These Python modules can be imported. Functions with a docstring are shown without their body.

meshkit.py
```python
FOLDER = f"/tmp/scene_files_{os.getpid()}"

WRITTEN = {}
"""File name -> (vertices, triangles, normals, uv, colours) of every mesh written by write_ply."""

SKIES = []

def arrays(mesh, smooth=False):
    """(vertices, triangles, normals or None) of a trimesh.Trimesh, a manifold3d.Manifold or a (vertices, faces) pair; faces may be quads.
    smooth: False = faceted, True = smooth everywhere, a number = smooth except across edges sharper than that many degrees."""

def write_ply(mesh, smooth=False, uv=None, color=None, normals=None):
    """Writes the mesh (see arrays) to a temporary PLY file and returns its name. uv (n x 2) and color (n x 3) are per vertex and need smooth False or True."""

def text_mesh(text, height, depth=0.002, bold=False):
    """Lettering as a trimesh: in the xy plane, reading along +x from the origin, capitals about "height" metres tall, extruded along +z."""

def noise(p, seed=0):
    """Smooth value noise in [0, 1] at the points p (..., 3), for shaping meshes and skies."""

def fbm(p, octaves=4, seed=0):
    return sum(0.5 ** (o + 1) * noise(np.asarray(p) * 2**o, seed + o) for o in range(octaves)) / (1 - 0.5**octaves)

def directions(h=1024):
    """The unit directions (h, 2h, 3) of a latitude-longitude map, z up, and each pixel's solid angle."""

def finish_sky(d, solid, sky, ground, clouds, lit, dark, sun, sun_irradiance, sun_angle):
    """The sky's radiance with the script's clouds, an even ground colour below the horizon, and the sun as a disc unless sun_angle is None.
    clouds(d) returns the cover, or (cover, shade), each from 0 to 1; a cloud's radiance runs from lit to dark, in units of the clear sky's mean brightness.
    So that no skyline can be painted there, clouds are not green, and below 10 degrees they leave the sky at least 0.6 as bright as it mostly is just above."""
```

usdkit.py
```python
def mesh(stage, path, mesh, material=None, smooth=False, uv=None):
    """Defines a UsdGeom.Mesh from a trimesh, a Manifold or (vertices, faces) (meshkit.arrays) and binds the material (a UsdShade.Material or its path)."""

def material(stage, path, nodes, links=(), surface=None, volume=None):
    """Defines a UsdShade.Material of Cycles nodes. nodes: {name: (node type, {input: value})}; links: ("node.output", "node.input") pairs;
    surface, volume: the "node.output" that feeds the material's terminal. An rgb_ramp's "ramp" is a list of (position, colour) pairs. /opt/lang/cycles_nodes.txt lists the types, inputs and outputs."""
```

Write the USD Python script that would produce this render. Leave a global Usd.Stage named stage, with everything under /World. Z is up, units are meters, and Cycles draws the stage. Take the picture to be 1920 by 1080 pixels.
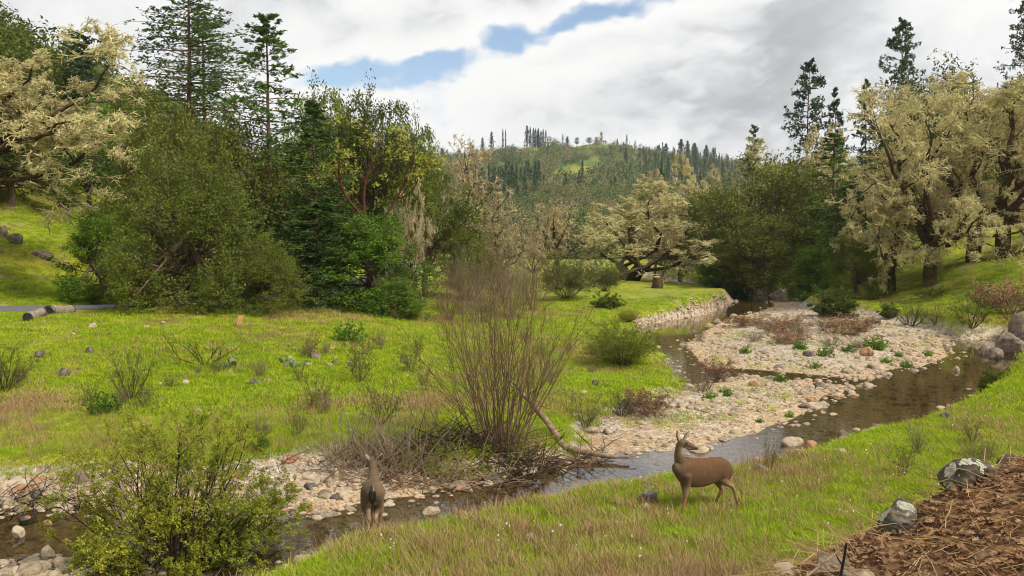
import math, random
import numpy as np, trimesh, shapely, manifold3d
from shapely.geometry import Polygon, LineString
from scipy.ndimage import map_coordinates, gaussian_filter
from pxr import Usd, UsdGeom, UsdLux, UsdShade, Gf, Sdf, Vt
import usdkit, meshkit
from meshkit import fbm

stage = Usd.Stage.CreateInMemory()
UsdGeom.SetStageUpAxis(stage, 'Z'); UsdGeom.SetStageMetersPerUnit(stage, 1.0)
UsdGeom.Xform.Define(stage, '/World'); UsdGeom.Scope.Define(stage, '/World/Looks')
PI = math.pi

# ---------------------------------------------------------------- camera, sky, sun, exposure
EYE = np.array([0.0, 0.0, 5.0]); FPX = 1700.0; PITCH = math.atan(85 / FPX)
cam = UsdGeom.Camera.Define(stage, '/World/camera')
cam.CreateHorizontalApertureAttr(36.0); cam.CreateFocalLengthAttr(36.0 * FPX / 1920)
cam.CreateClippingRangeAttr(Gf.Vec2f(0.1, 20000))
cam.AddTranslateOp().Set(Gf.Vec3d(*EYE)); cam.AddRotateXOp().Set(90 - math.degrees(PITCH))
EXPOSURE = 1.8
cam.CreateExposureAttr(EXPOSURE)
SUN_EL, SUN_AZ = math.radians(48), math.radians(128)      # azimuth from +y towards +x: behind the camera, to the right
sd = np.array([math.cos(SUN_EL) * math.sin(SUN_AZ), math.cos(SUN_EL) * math.cos(SUN_AZ), math.sin(SUN_EL)])
sun = UsdLux.DistantLight.Define(stage, '/World/sun')
sun.CreateIntensityAttr(0.4); sun.CreateAngleAttr(11.0); sun.CreateNormalizeAttr(True); sun.CreateColorAttr(Gf.Vec3f(1.0, 0.93, 0.80))
sun.AddTransformOp().Set(Gf.Matrix4d().SetRotate(Gf.Rotation(Gf.Vec3d(0, 0, 1), Gf.Vec3d(*sd))))

dome = UsdLux.DomeLight.Define(stage, '/World/sky')
dome.GetPrim().SetCustomDataByKey('kind', 'structure')
SKY = 0.1
def sky_material():
    # a deck of broken cumulus at a constant height: the view direction is laid onto a plane above, so that clouds shrink towards the horizon
    n = {
        'tc': ('texture_coordinate', {}),
        'sky': ('sky_texture', {'sky_type': 'single_scattering', 'sun_disc': False, 'sun_elevation': SUN_EL, 'sun_rotation': SUN_AZ, 'altitude': 100.0}),
        'sep': ('separate_xyz', {}),
        'zp': ('math', {'math_type': 'maximum', 'value2': 0.0}),
        'zd': ('math', {'math_type': 'add', 'value2': 0.60}),
        'px': ('math', {'math_type': 'divide'}), 'py': ('math', {'math_type': 'divide'}),
        'p': ('combine_xyz', {'z': 0.0}),
        'warpn': ('noise_texture', {'scale': 9.0, 'detail': 3.0, 'roughness': 0.6}),
        'warpc': ('vector_math', {'math_type': 'subtract', 'vector2': (0.5, 0.5, 0.5)}),
        'warps': ('vector_math', {'math_type': 'scale', 'scale': 0.09}),
        'q': ('vector_math', {'math_type': 'add'}),
        'big': ('noise_texture', {'scale': 2.6, 'detail': 6.0, 'roughness': 0.56, 'distortion': 0.25}),
        'mov': ('mapping', {'location': (7.3, 3.1, 2.0)}),
        # the gap of blue: a long rift across the deck
        'sx': ('separate_xyz', {}),
        'l1': ('math', {'math_type': 'multiply_add', 'value2': -0.45, 'value3': 1.190}),
        'l2': ('math', {'math_type': 'minimum', 'value2': 1.245}),
        'l3': ('math', {'math_type': 'subtract'}),
        'l4': ('math', {'math_type': 'absolute'}),
        'gap': ('map_range', {'range_type': 'smoothstep', 'from_min': 0.0, 'from_max': 0.072, 'to_min': 0.30, 'to_max': 0.0, 'clamp': True}),
        'gl': ('map_range', {'range_type': 'smoothstep', 'from_min': -0.16, 'from_max': 0.07, 'to_min': 0.45, 'to_max': 1.0, 'clamp': True}), 'gm': ('math', {'math_type': 'multiply'}),
        'dens': ('math', {'math_type': 'subtract'}),
        'cov': ('map_range', {'range_type': 'smoothstep', 'from_min': 0.215, 'from_max': 0.30, 'clamp': True}),
        'shn': ('noise_texture', {'scale': 2.6, 'detail': 5.0, 'roughness': 0.52, 'distortion': 0.25}),
        'mov2': ('mapping', {'location': (7.345, 3.02, 2.0)}),
        'dif': ('math', {'math_type': 'subtract'}),
        'shade': ('map_range', {'from_min': -0.13, 'from_max': 0.07, 'clamp': True}),
        'thick': ('map_range', {'range_type': 'smoothstep', 'from_min': 0.30, 'from_max': 0.64, 'clamp': True}),
        'dark': ('math', {'math_type': 'multiply'}),
        'col': ('rgb_ramp', {'ramp': [(0.0, CL0), (0.35, CL1), (0.75, CL2), (1.0, CL3)]}),
        'gain': ('vector_math', {'math_type': 'scale', 'scale': CLOUD}),
        'skyg': ('vector_math', {'math_type': 'scale', 'scale': SKYGAIN}),
        'mix': ('mix', {}),
        'bg': ('background_shader', {'strength': SKY}),
    }
    l = [('tc.generated', 'sep.vector'), ('sep.z', 'zp.value1'), ('zp.value', 'zd.value1'), ('sep.x', 'px.value1'), ('zd.value', 'px.value2'),
         ('sep.y', 'py.value1'), ('zd.value', 'py.value2'), ('px.value', 'p.x'), ('py.value', 'p.y'),
         ('p.vector', 'warpn.vector'), ('warpn.color', 'warpc.vector1'), ('warpc.vector', 'warps.vector1'), ('p.vector', 'q.vector1'), ('warps.vector', 'q.vector2'),
         ('q.vector', 'mov.vector'), ('mov.vector', 'big.vector'), ('q.vector', 'mov2.vector'), ('mov2.vector', 'shn.vector'),
         ('q.vector', 'sx.vector'), ('sx.x', 'l1.value1'), ('l1.value', 'l2.value1'), ('sx.y', 'l3.value1'), ('l2.value', 'l3.value2'), ('l3.value', 'l4.value1'), ('l4.value', 'gap.value'),
         ('big.fac', 'dens.value1'), ('sx.x', 'gl.value'), ('gl.result', 'gm.value1'), ('gap.result', 'gm.value2'), ('gm.value', 'dens.value2'), ('dens.value', 'cov.value'),
         ('big.fac', 'dif.value1'), ('shn.fac', 'dif.value2'), ('dif.value', 'shade.value'), ('dens.value', 'thick.value'),
         ('shade.result', 'dark.value1'), ('thick.result', 'dark.value2'), ('dark.value', 'col.fac'), ('col.color', 'gain.vector1'),
         ('sky.color', 'skyg.vector1'), ('cov.result', 'mix.fac'), ('skyg.vector', 'mix.color1'), ('gain.vector', 'mix.color2'), ('mix.color', 'bg.color')]
    m = usdkit.material(stage, '/World/Looks/sky', n, l, surface='bg.background')
    UsdShade.MaterialBindingAPI.Apply(dome.GetPrim()).Bind(m)
CL0, CL1, CL2, CL3 = (1.0, 0.99, 0.97), (0.86, 0.86, 0.86), (0.62, 0.625, 0.64), (0.48, 0.485, 0.50)
CLOUD, SKYGAIN = 2.95, 0.45
sky_material()

# ---------------------------------------------------------------- helpers
names = {}
def numbered(name, parent):
    k = names.get((parent, name), -1) + 1
    names[(parent, name)] = k
    return name if k == 0 else f'{name}_{k:03d}'
def path_of(name, parent=None):
    up = str(parent.GetPath()) if parent is not None else '/World'
    return up + '/' + numbered(name, up)
def tag(p, label=None, cat=None, group=None, kind=None):
    for k, v in (('label', label), ('category', cat), ('group', group), ('kind', kind)):
        if v: p.SetCustomDataByKey(k, v)
    return p
def obj(name, mesh, mat, parent=None, smooth=False, color=None, uv=None):
    """One Mesh prim under parent, or under /World."""
    m = usdkit.mesh(stage, path_of(name, parent), mesh, MATS[mat], smooth=smooth)
    if color is not None:
        UsdGeom.PrimvarsAPI(m).CreatePrimvar('tone', Sdf.ValueTypeNames.Float3Array, 'vertex').Set(Vt.Vec3fArray.FromNumpy(np.asarray(color, np.float32)))
    return m.GetPrim()
def thing(name, label, cat, loc=(0, 0, 0), rz=0.0, scale=1.0, group=None, tilt=(0, 0)):
    x = UsdGeom.Xform.Define(stage, path_of(name))
    place(x, loc, rz, scale, tilt)
    return tag(x.GetPrim(), label, cat, group)
def place(x, loc, rz=0.0, scale=1.0, tilt=(0, 0)):
    x.AddTranslateOp().Set(Gf.Vec3d(*map(float, loc)))
    x.AddRotateXYZOp().Set(Gf.Vec3f(math.degrees(tilt[0]), math.degrees(tilt[1]), math.degrees(rz)))
    s = (scale,) * 3 if np.ndim(scale) == 0 else scale
    x.AddScaleOp().Set(Gf.Vec3f(*map(float, s)))
PROTO = {}
def proto(key):
    """A class prim whose children are a thing's parts; things of that kind reference it."""
    if key not in PROTO:
        p = stage.CreateClassPrim('/_class_' + key)
        PROTO[key] = p
    return PROTO[key]
def from_proto(key, name, label, cat, loc, rz=0.0, scale=1.0, group=None, tilt=(0, 0)):
    t = thing(name, label, cat, loc, rz, scale, group, tilt)
    t.GetReferences().AddInternalReference(PROTO[key].GetPath())
    t.SetInstanceable(True)
    return t
def scatter(name, protos, pos, idx, rz, scale, parent=None, tilt=None, label=None, cat=None):
    """One PointInstancer of kind stuff; protos: [(name, mesh, material)]."""
    pi = UsdGeom.PointInstancer.Define(stage, path_of(name, parent))
    targets = []
    for nm, mesh, mat in protos:
        targets.append(obj(nm, mesh, mat, pi.GetPrim()).GetPath())
    pi.CreatePrototypesRel().SetTargets(targets)
    pos = np.asarray(pos, np.float32); n = len(pos)
    pi.CreatePositionsAttr(Vt.Vec3fArray.FromNumpy(pos))
    pi.CreateProtoIndicesAttr(Vt.IntArray.FromNumpy(np.asarray(idx, np.int32)))
    h = np.asarray(rz, float) / 2
    q = np.zeros((n, 4)); q[:, 0] = np.cos(h); q[:, 3] = np.sin(h)
    if tilt is not None:           # a small rotation about x after the turn about z
        c, s = np.cos(np.asarray(tilt) / 2), np.sin(np.asarray(tilt) / 2)
        q = np.stack([q[:, 0] * c, q[:, 0] * s, -q[:, 3] * s * -1, q[:, 3] * c], 1)
    pi.CreateOrientationsAttr(Vt.QuathArray([Gf.Quath(float(a), float(b), float(c_), float(d)) for a, b, c_, d in q]))
    s = np.asarray(scale, np.float32)
    if s.ndim == 1: s = np.repeat(s[:, None], 3, 1)
    pi.CreateScalesAttr(Vt.Vec3fArray.FromNumpy(np.ascontiguousarray(s)))
    return tag(pi.GetPrim(), label, cat, kind='stuff')

cP, sP = math.cos(PITCH), math.sin(PITCH)
def ray(u, v):
    a, b = (np.asarray(u, float) - 960) / FPX, (540 - np.asarray(v, float)) / FPX
    return np.stack([a, cP + b * sP, b * cP - sP], -1)
def pix(u, v, z=0.0):
    """World point where the sight line of the photograph's pixel meets height z."""
    d = ray(u, v); t = (z - EYE[2]) / d[..., 2]
    return EYE + d * t[..., None]
def at(u, v, y):
    """World point on a pixel's sight line at depth y."""
    d = ray(u, v); return EYE + d * (np.asarray(y, float) / d[..., 1])[..., None]
def smooth(a, b, x):
    t = np.clip((x - a) / (b - a), 0, 1); return t * t * (3 - 2 * t)
# ---------------------------------------------------------------- plan of the creek
near = [(1990, 690), (1905, 682), (1862, 700), (1846, 722), (1800, 747), (1750, 770), (1690, 788), (1600, 800), (1540, 817), (1480, 840), (1420, 857), (1300, 872), (1240, 882), (1180, 893), (1110, 907), (1040, 922),
        (985, 937), (900, 957), (820, 972), (740, 987), (640, 998), (560, 1012), (520, 1050), (440, 1085), (330, 1075), (240, 1045), (160, 1022), (0, 1022), (-160, 1015), (-320, 1010), (-600, 1000)]
far_ = [(-600, 945), (-320, 952), (-160, 950), (0, 960), (110, 957), (150, 968), (240, 972), (360, 975), (470, 985), (560, 978), (640, 968), (700, 952), (740, 945), (800, 938), (860, 920), (920, 905), (980, 888), (1060, 873), (1120, 864), (1190, 852), (1260, 852), (1310, 848),
        (1345, 838), (1400, 826), (1450, 816), (1472, 802), (1512, 790), (1548, 770), (1572, 742), (1640, 725), (1652, 706), (1700, 692), (1752, 688), (1800, 668), (1786, 648), (1800, 638), (1880, 636), (1990, 640)]
thin = [(1268, 690), (1340, 699), (1400, 697), (1480, 704), (1560, 712), (1660, 722)]
chan_l = [(1392, 553), (1385, 563), (1375, 572), (1345, 583), (1330, 590), (1250, 603), (1210, 612), (1212, 635), (1238, 655), (1260, 677), (1276, 702), (1296, 716)]
chan_r = [(1336, 713), (1300, 687), (1278, 657), (1270, 645), (1290, 630), (1330, 607), (1370, 594), (1410, 584), (1442, 573), (1428, 556)]
P2 = lambda pts, z=0.0: pix(np.array(pts)[:, 0], np.array(pts)[:, 1], z)[:, :2]
water_poly = shapely.union_all([Polygon(np.vstack([P2(near, 0.22), P2(far_)])).buffer(0), LineString(P2(thin)).buffer(0.42), Polygon(np.vstack([P2(chan_l), P2(chan_r)])).buffer(0)])
# the creek beyond what the picture shows: it goes on round the bend and past the left edge
water_poly = shapely.union_all([water_poly, LineString([(22.0, 82), (20, 92), (17, 102), (18, 140)]).buffer(2.6)]).buffer(0.3).buffer(-0.3)
bar = [(1285, 640), (1330, 610), (1395, 588), (1470, 572), (1545, 585), (1640, 598), (1720, 615), (1800, 632), (1860, 640), (1800, 690), (1640, 760), (1470, 830), (1330, 858), (1180, 862), (1120, 858), (1105, 820), (1135, 780), (1210, 765), (1280, 745), (1285, 715), (1265, 690)]
bar_l = [(480, 878), (560, 862), (640, 862), (760, 880), (830, 900), (820, 945), (700, 962), (560, 985), (470, 990), (380, 985), (250, 975), (110, 962), (-300, 960), (-300, 905), (0, 893), (120, 888), (260, 880), (380, 880)]
bar_n = [(-250, 1005), (0, 1012), (120, 1012), (210, 1030), (270, 1080), (200, 1130), (-250, 1130)]
bar_f = [(1370, 570), (1420, 556), (1480, 552), (1540, 560), (1500, 575), (1400, 580)]
grav_poly = shapely.union_all([water_poly.buffer(0.35)] + [Polygon(P2(b, 0.12)).buffer(0.01) for b in (bar, bar_l, bar_n, bar_f)]).buffer(0.5).buffer(-0.5)
GX0, GY0, GS = -48.0, 4.0, 0.2
gx, gy = np.meshgrid(np.arange(GX0, 62, GS), np.arange(GY0, 150, GS), indexing='ij')
def sdf(poly):
    from scipy.ndimage import distance_transform_edt as edt
    shapely.prepare(poly); ins = shapely.contains_xy(poly, gx.ravel(), gy.ravel()).reshape(gx.shape)
    return gaussian_filter((np.maximum(edt(~ins) - 0.5, 0) - np.maximum(edt(ins) - 0.5, 0)) * GS, 0.8)
SW, SG = sdf(water_poly), sdf(grav_poly)
def look(S, x, y):
    o = map_coordinates(S, [(np.atleast_1d(np.asarray(x, float)) - GX0) / GS, (np.atleast_1d(np.asarray(y, float)) - GY0) / GS], order=1, mode='nearest')
    return o if np.ndim(x) else float(o[0])
def n2(x, y, s, seed=0, o=4):
    return fbm(np.stack([np.asarray(x) * s, np.asarray(y) * s, np.zeros_like(np.asarray(x, float)) + seed * 7.3], -1), o, seed)
LF = ([-50, 0, 30, 45, 60, 90, 130, 250, 600], [-60, -45, -32, -24.5, -17, -15, -22, -62, -150])
RF = ([-50, 0, 20, 40, 60, 80, 100, 140, 250, 600], [45, 30, 26, 27, 26, 24, 23, 30, 78, 190])
CREST = ([-0.5, -0.12, -0.06, -0.035, 0.0, 0.025, 0.047, 0.06, 0.085, 0.10, 0.12, 0.14, 0.18, 0.23, 0.5],
         [296, 292, 297, 296, 282, 276, 272, 279, 272, 271, 278, 286, 296, 305, 320])
def far_hill(x, y):
    a = x / np.maximum(y, 1.0)
    top = 5 + (455 - np.interp(a, *CREST)) / FPX * 900
    t = np.clip((y - 190) / 710, 0, 1)
    s = t ** 1.25 * (1 - 0.10 * np.sin(t * PI)) 
    bump = (n2(x, y, 1 / 90., 31, 4) - 0.5) * 26 * smooth(0.05, 0.4, t) * smooth(1.0, 0.75, t)
    back = smooth(930, 1900, y)
    return 1.6 + (top - 1.6) * s * (1 - 0.75 * back) + bump
def terrain(x, y, full=False):
    x, y = np.asarray(x, float), np.asarray(y, float)
    w, g = look(SW, x, y), look(SG, x, y)
    inn = smooth(150, 138, y) * smooth(-47, -44, x) * smooth(61, 56, x) * smooth(4, 5, y)
    w = np.where(inn > 0, w, 50); g = np.where(inn > 0, g, 50)
    T = 0.50 + 0.062 * np.clip(y - 22, 0, 20) * smooth(2, -14, x) + 0.011 * np.clip(y - 30, 0, 70)
    T += 0.05 * np.clip(x - 9, 0, 14) * smooth(14, 30, y) * smooth(60, 40, y)
    T += (n2(x, y, 0.22, 3) - 0.5) * 0.42 + (n2(x, y, 1.1, 4, 3) - 0.5) * 0.10
    # hummock with stones in front of the logs, and the low step across the meadow
    T += 0.22 * np.exp(-(((x + 16.5) / 4.5) ** 2 + ((y - 36.5) / 2.2) ** 2))
    T += 0.20 * smooth(29.2, 30.2, y + 0.9 * np.sin(x * 0.5) + 0.12 * x) * smooth(-2, -8, x) - 0.15 * smooth(-2, -8, x) * smooth(36, 26, y)
    # terrace behind the cut bank
    T += 0.55 * np.exp(-(((x - 10) / 8) ** 2 + ((y - 66) / 7) ** 2))
    dl = (np.interp(y, *LF) - x) * 0.88; dr = (x - np.interp(y, *RF)) * 0.92
    def hill(d, s1, s2, d1, cap, seed):
        d = np.maximum(d + (n2(x, y, 0.06, seed) - 0.5) * 5 * smooth(0, 10, d), 0)
        h = s1 * np.minimum(d, d1) + s2 * np.maximum(d - d1, 0); h = h * smooth(-3, 6, d)
        return cap * (1 - np.exp(-h / cap)) + (n2(x, y, 0.09, seed + 5) - 0.5) * 2.0 * smooth(3, 18, d)
    hl, hr = hill(dl, 0.44, 0.66, 15, 95, 11), hill(dr, 0.40, 0.62, 17, 95, 12)
    fade = smooth(420, 180, y)
    far = np.where(y > 150, far_hill(x, y), 0)
    T = T + (hl + hr) * np.where(y > 150, fade, 1)
    T = np.where(y > 150, np.maximum(T, far) , T)
    for (px, py, pz, pr) in ((3.25, 15.15, 0.44, 1.3), (-2.3, 14.85, 0.24, 0.9)):
        k_ = np.exp(-(((x - px) ** 2 + (y - py) ** 2) / pr ** 2) ** 1.5); T = T + (pz - T) * k_
    # path terrace below the fence on the right slope
    pth = np.exp(-((dr - 17.0) / 2.2) ** 2) * smooth(45, 55, y) * smooth(110, 95, y)
    T = T - pth * 0.55
    # the near bank under the camera
    zm = 2.85 + 0.43 * (np.clip(x, -9, 5) - 2.05) - 0.10 * (y - 5.8) + (n2(x, y, 1.3, 8, 3) - 0.5) * 0.22
    ye = 5.6 + 0.22 * np.clip(x, 0, 8)
    zb = zm - np.maximum(0, y - ye) * 0.50
    k = 0.25; m = np.clip(0.5 + 0.5 * (zb - T) / k, 0, 1)
    T = T * (1 - m) + zb * m + k * m * (1 - m)
    zg = np.where(w > 0, -0.03 + 0.30 * smooth(0, 5.5, w) + (n2(x, y, 0.7, 6, 3) - 0.5) * 0.22 * smooth(0.1, 1.5, w), -0.03 - 0.42 * smooth(0, 2.4, -w))
    wid = np.where((y > 48) & (x > 2) & (x < 17), 0.35, 0.9)
    cutj = (n2(x, y, 0.8, 9, 3) - 0.5) * 0.8
    b = smooth(0, 1, (g + cutj * smooth(0.3, 1.2, w) * 0.6) / wid)
    z = np.where(inn > 0, zg + b * (T - zg), T)
    if not full: return z
    return z, dict(w=w, g=g, b=np.where(inn > 0, b, 1.0), dl=dl, dr=dr, bank=m, far=np.where(y > 150, smooth(-4, 1, far - T + 3), 0), path=pth)
gz = lambda x, y: float(terrain(np.array([x]), np.array([y]))[0])

ang = np.radians(np.concatenate([np.arange(-41, 41.01, 0.2), np.arange(44, 316.5, 4.2)]))
rr = [1.1]
while rr[-1] < 170: rr.append(rr[-1] * 1.0135)
while rr[-1] < 5500: rr.append(rr[-1] * 1.026)
rr = np.array(rr)
A, R = np.meshgrid(ang, rr, indexing='ij')
TX, TY = R * np.sin(A), R * np.cos(A)
TZ, info = terrain(TX.ravel(), TY.ravel(), True)
ROAD = np.array([(-120, 20), (-60, 33), (-38, 39.0), (-28, 41.2), (-22, 42.0), (-17, 44), (-12.5, 50), (-11, 60), (-10.5, 80), (-13, 110), (-24, 150)])
road_d = shapely.distance(LineString(ROAD), shapely.points(TX.ravel(), TY.ravel()))
road_z = lambda x, y: 0.50 + 0.062 * 19 * smooth(2, -14, x) + 0.011 * np.clip(y - 30, 0, 70) + 0.12
TZ = np.where(road_d < 6, TZ + (np.minimum(TZ, road_z(TX.ravel(), TY.ravel())) - TZ) * smooth(3.2, 1.9, road_d), TZ)
NA, NR = A.shape
i, j = np.meshgrid(np.arange(NA), np.arange(NR - 1), indexing='ij')
i2 = (i + 1) % NA
quad = np.stack([i * NR + j, i * NR + j + 1, i2 * NR + j + 1, i2 * NR + j], -1).reshape(-1, 4)
verts = np.stack([TX.ravel(), TY.ravel(), TZ], 1)
quad = quad[:, ::-1]
# colour masks carried by the vertices: r gravel, g leaf litter or bare soil, b wooded far ground
x_, y_ = verts[:, 0], verts[:, 1]
gravel = 1 - info['b']
soil = np.zeros(len(verts))
zl = info['bank'] * smooth(0.0, 0.5, x_ - 0.42 - 0.05 * y_) * smooth(9.0, 6.6, y_ - 0.3 * x_)
soil = np.maximum(soil, zl)
wood_l = smooth(15, 21, info['dl'] + (n2(x_, y_, 0.12, 21) - 0.5) * 8) * (y_ < 400)
wood_r = smooth(17, 20, info['dr'] + (n2(x_, y_, 0.12, 22) - 0.5) * 6) * (y_ < 400)
soil = np.maximum(soil, np.maximum(wood_l, wood_r) * 0.9)
soil = np.maximum(soil, info['path'])
dirt_c = [pix(1190, 800)[:2], pix(1230, 775)[:2], pix(1140, 835)[:2]]
dirtm = sum(np.exp(-((x_ - c[0]) ** 2 + (y_ - c[1]) ** 2) / 1.3 ** 2) for c in dirt_c)
soil = np.maximum(soil, np.clip(dirtm, 0, 1) * 0.47)
for (u, v, r_, a_) in ((340, 600, 1.7, 0.8), (310, 615, 1.2, 0.8), (180, 607, 2.4, 0.45), (500, 598, 1.5, 0.6), (160, 655, 1.0, 0.5), (390, 640, 1.0, 0.4)):
    c = pix(u, v, 1.5); soil = np.maximum(soil, a_ * np.exp(-((x_ - c[0]) ** 2 + ((y_ - c[1]) / 1.6) ** 2) / r_ ** 2))
cutb = smooth(0.08, 0.25, gravel) * (info['w'] > 0.3) * (y_ > 47) * (y_ < 76) * (x_ > 3) * smooth(20, 17, x_) * (x_ < np.interp(y_, [50, 56, 64, 76], [8.5, 10.5, 15.5, 19]))
soil = np.maximum(soil, cutb * 0.62)
farm = info['far'] * smooth(150, 230, y_)
pu, pv = 960 + FPX * x_ / np.maximum(y_, 1), 455 - FPX * (verts[:, 2] - 5) / np.maximum(y_, 1)
clear = sum(k * np.exp(-((pu - a) / ra) ** 2 - ((pv - b) / rb) ** 2) for a, b, ra, rb, k in ((1085, 320, 30, 9, 1.3), (1062, 326, 34, 5, .9), (1000, 282, 40, 5, .8), (1105, 277, 40, 4, .9), (1115, 300, 14, 10, .6), (1030, 415, 50, 12, 1.0)))
farm = farm * (1 - smooth(0.3, 0.8, clear))
tone = np.stack([gravel, soil, farm], 1)
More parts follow.
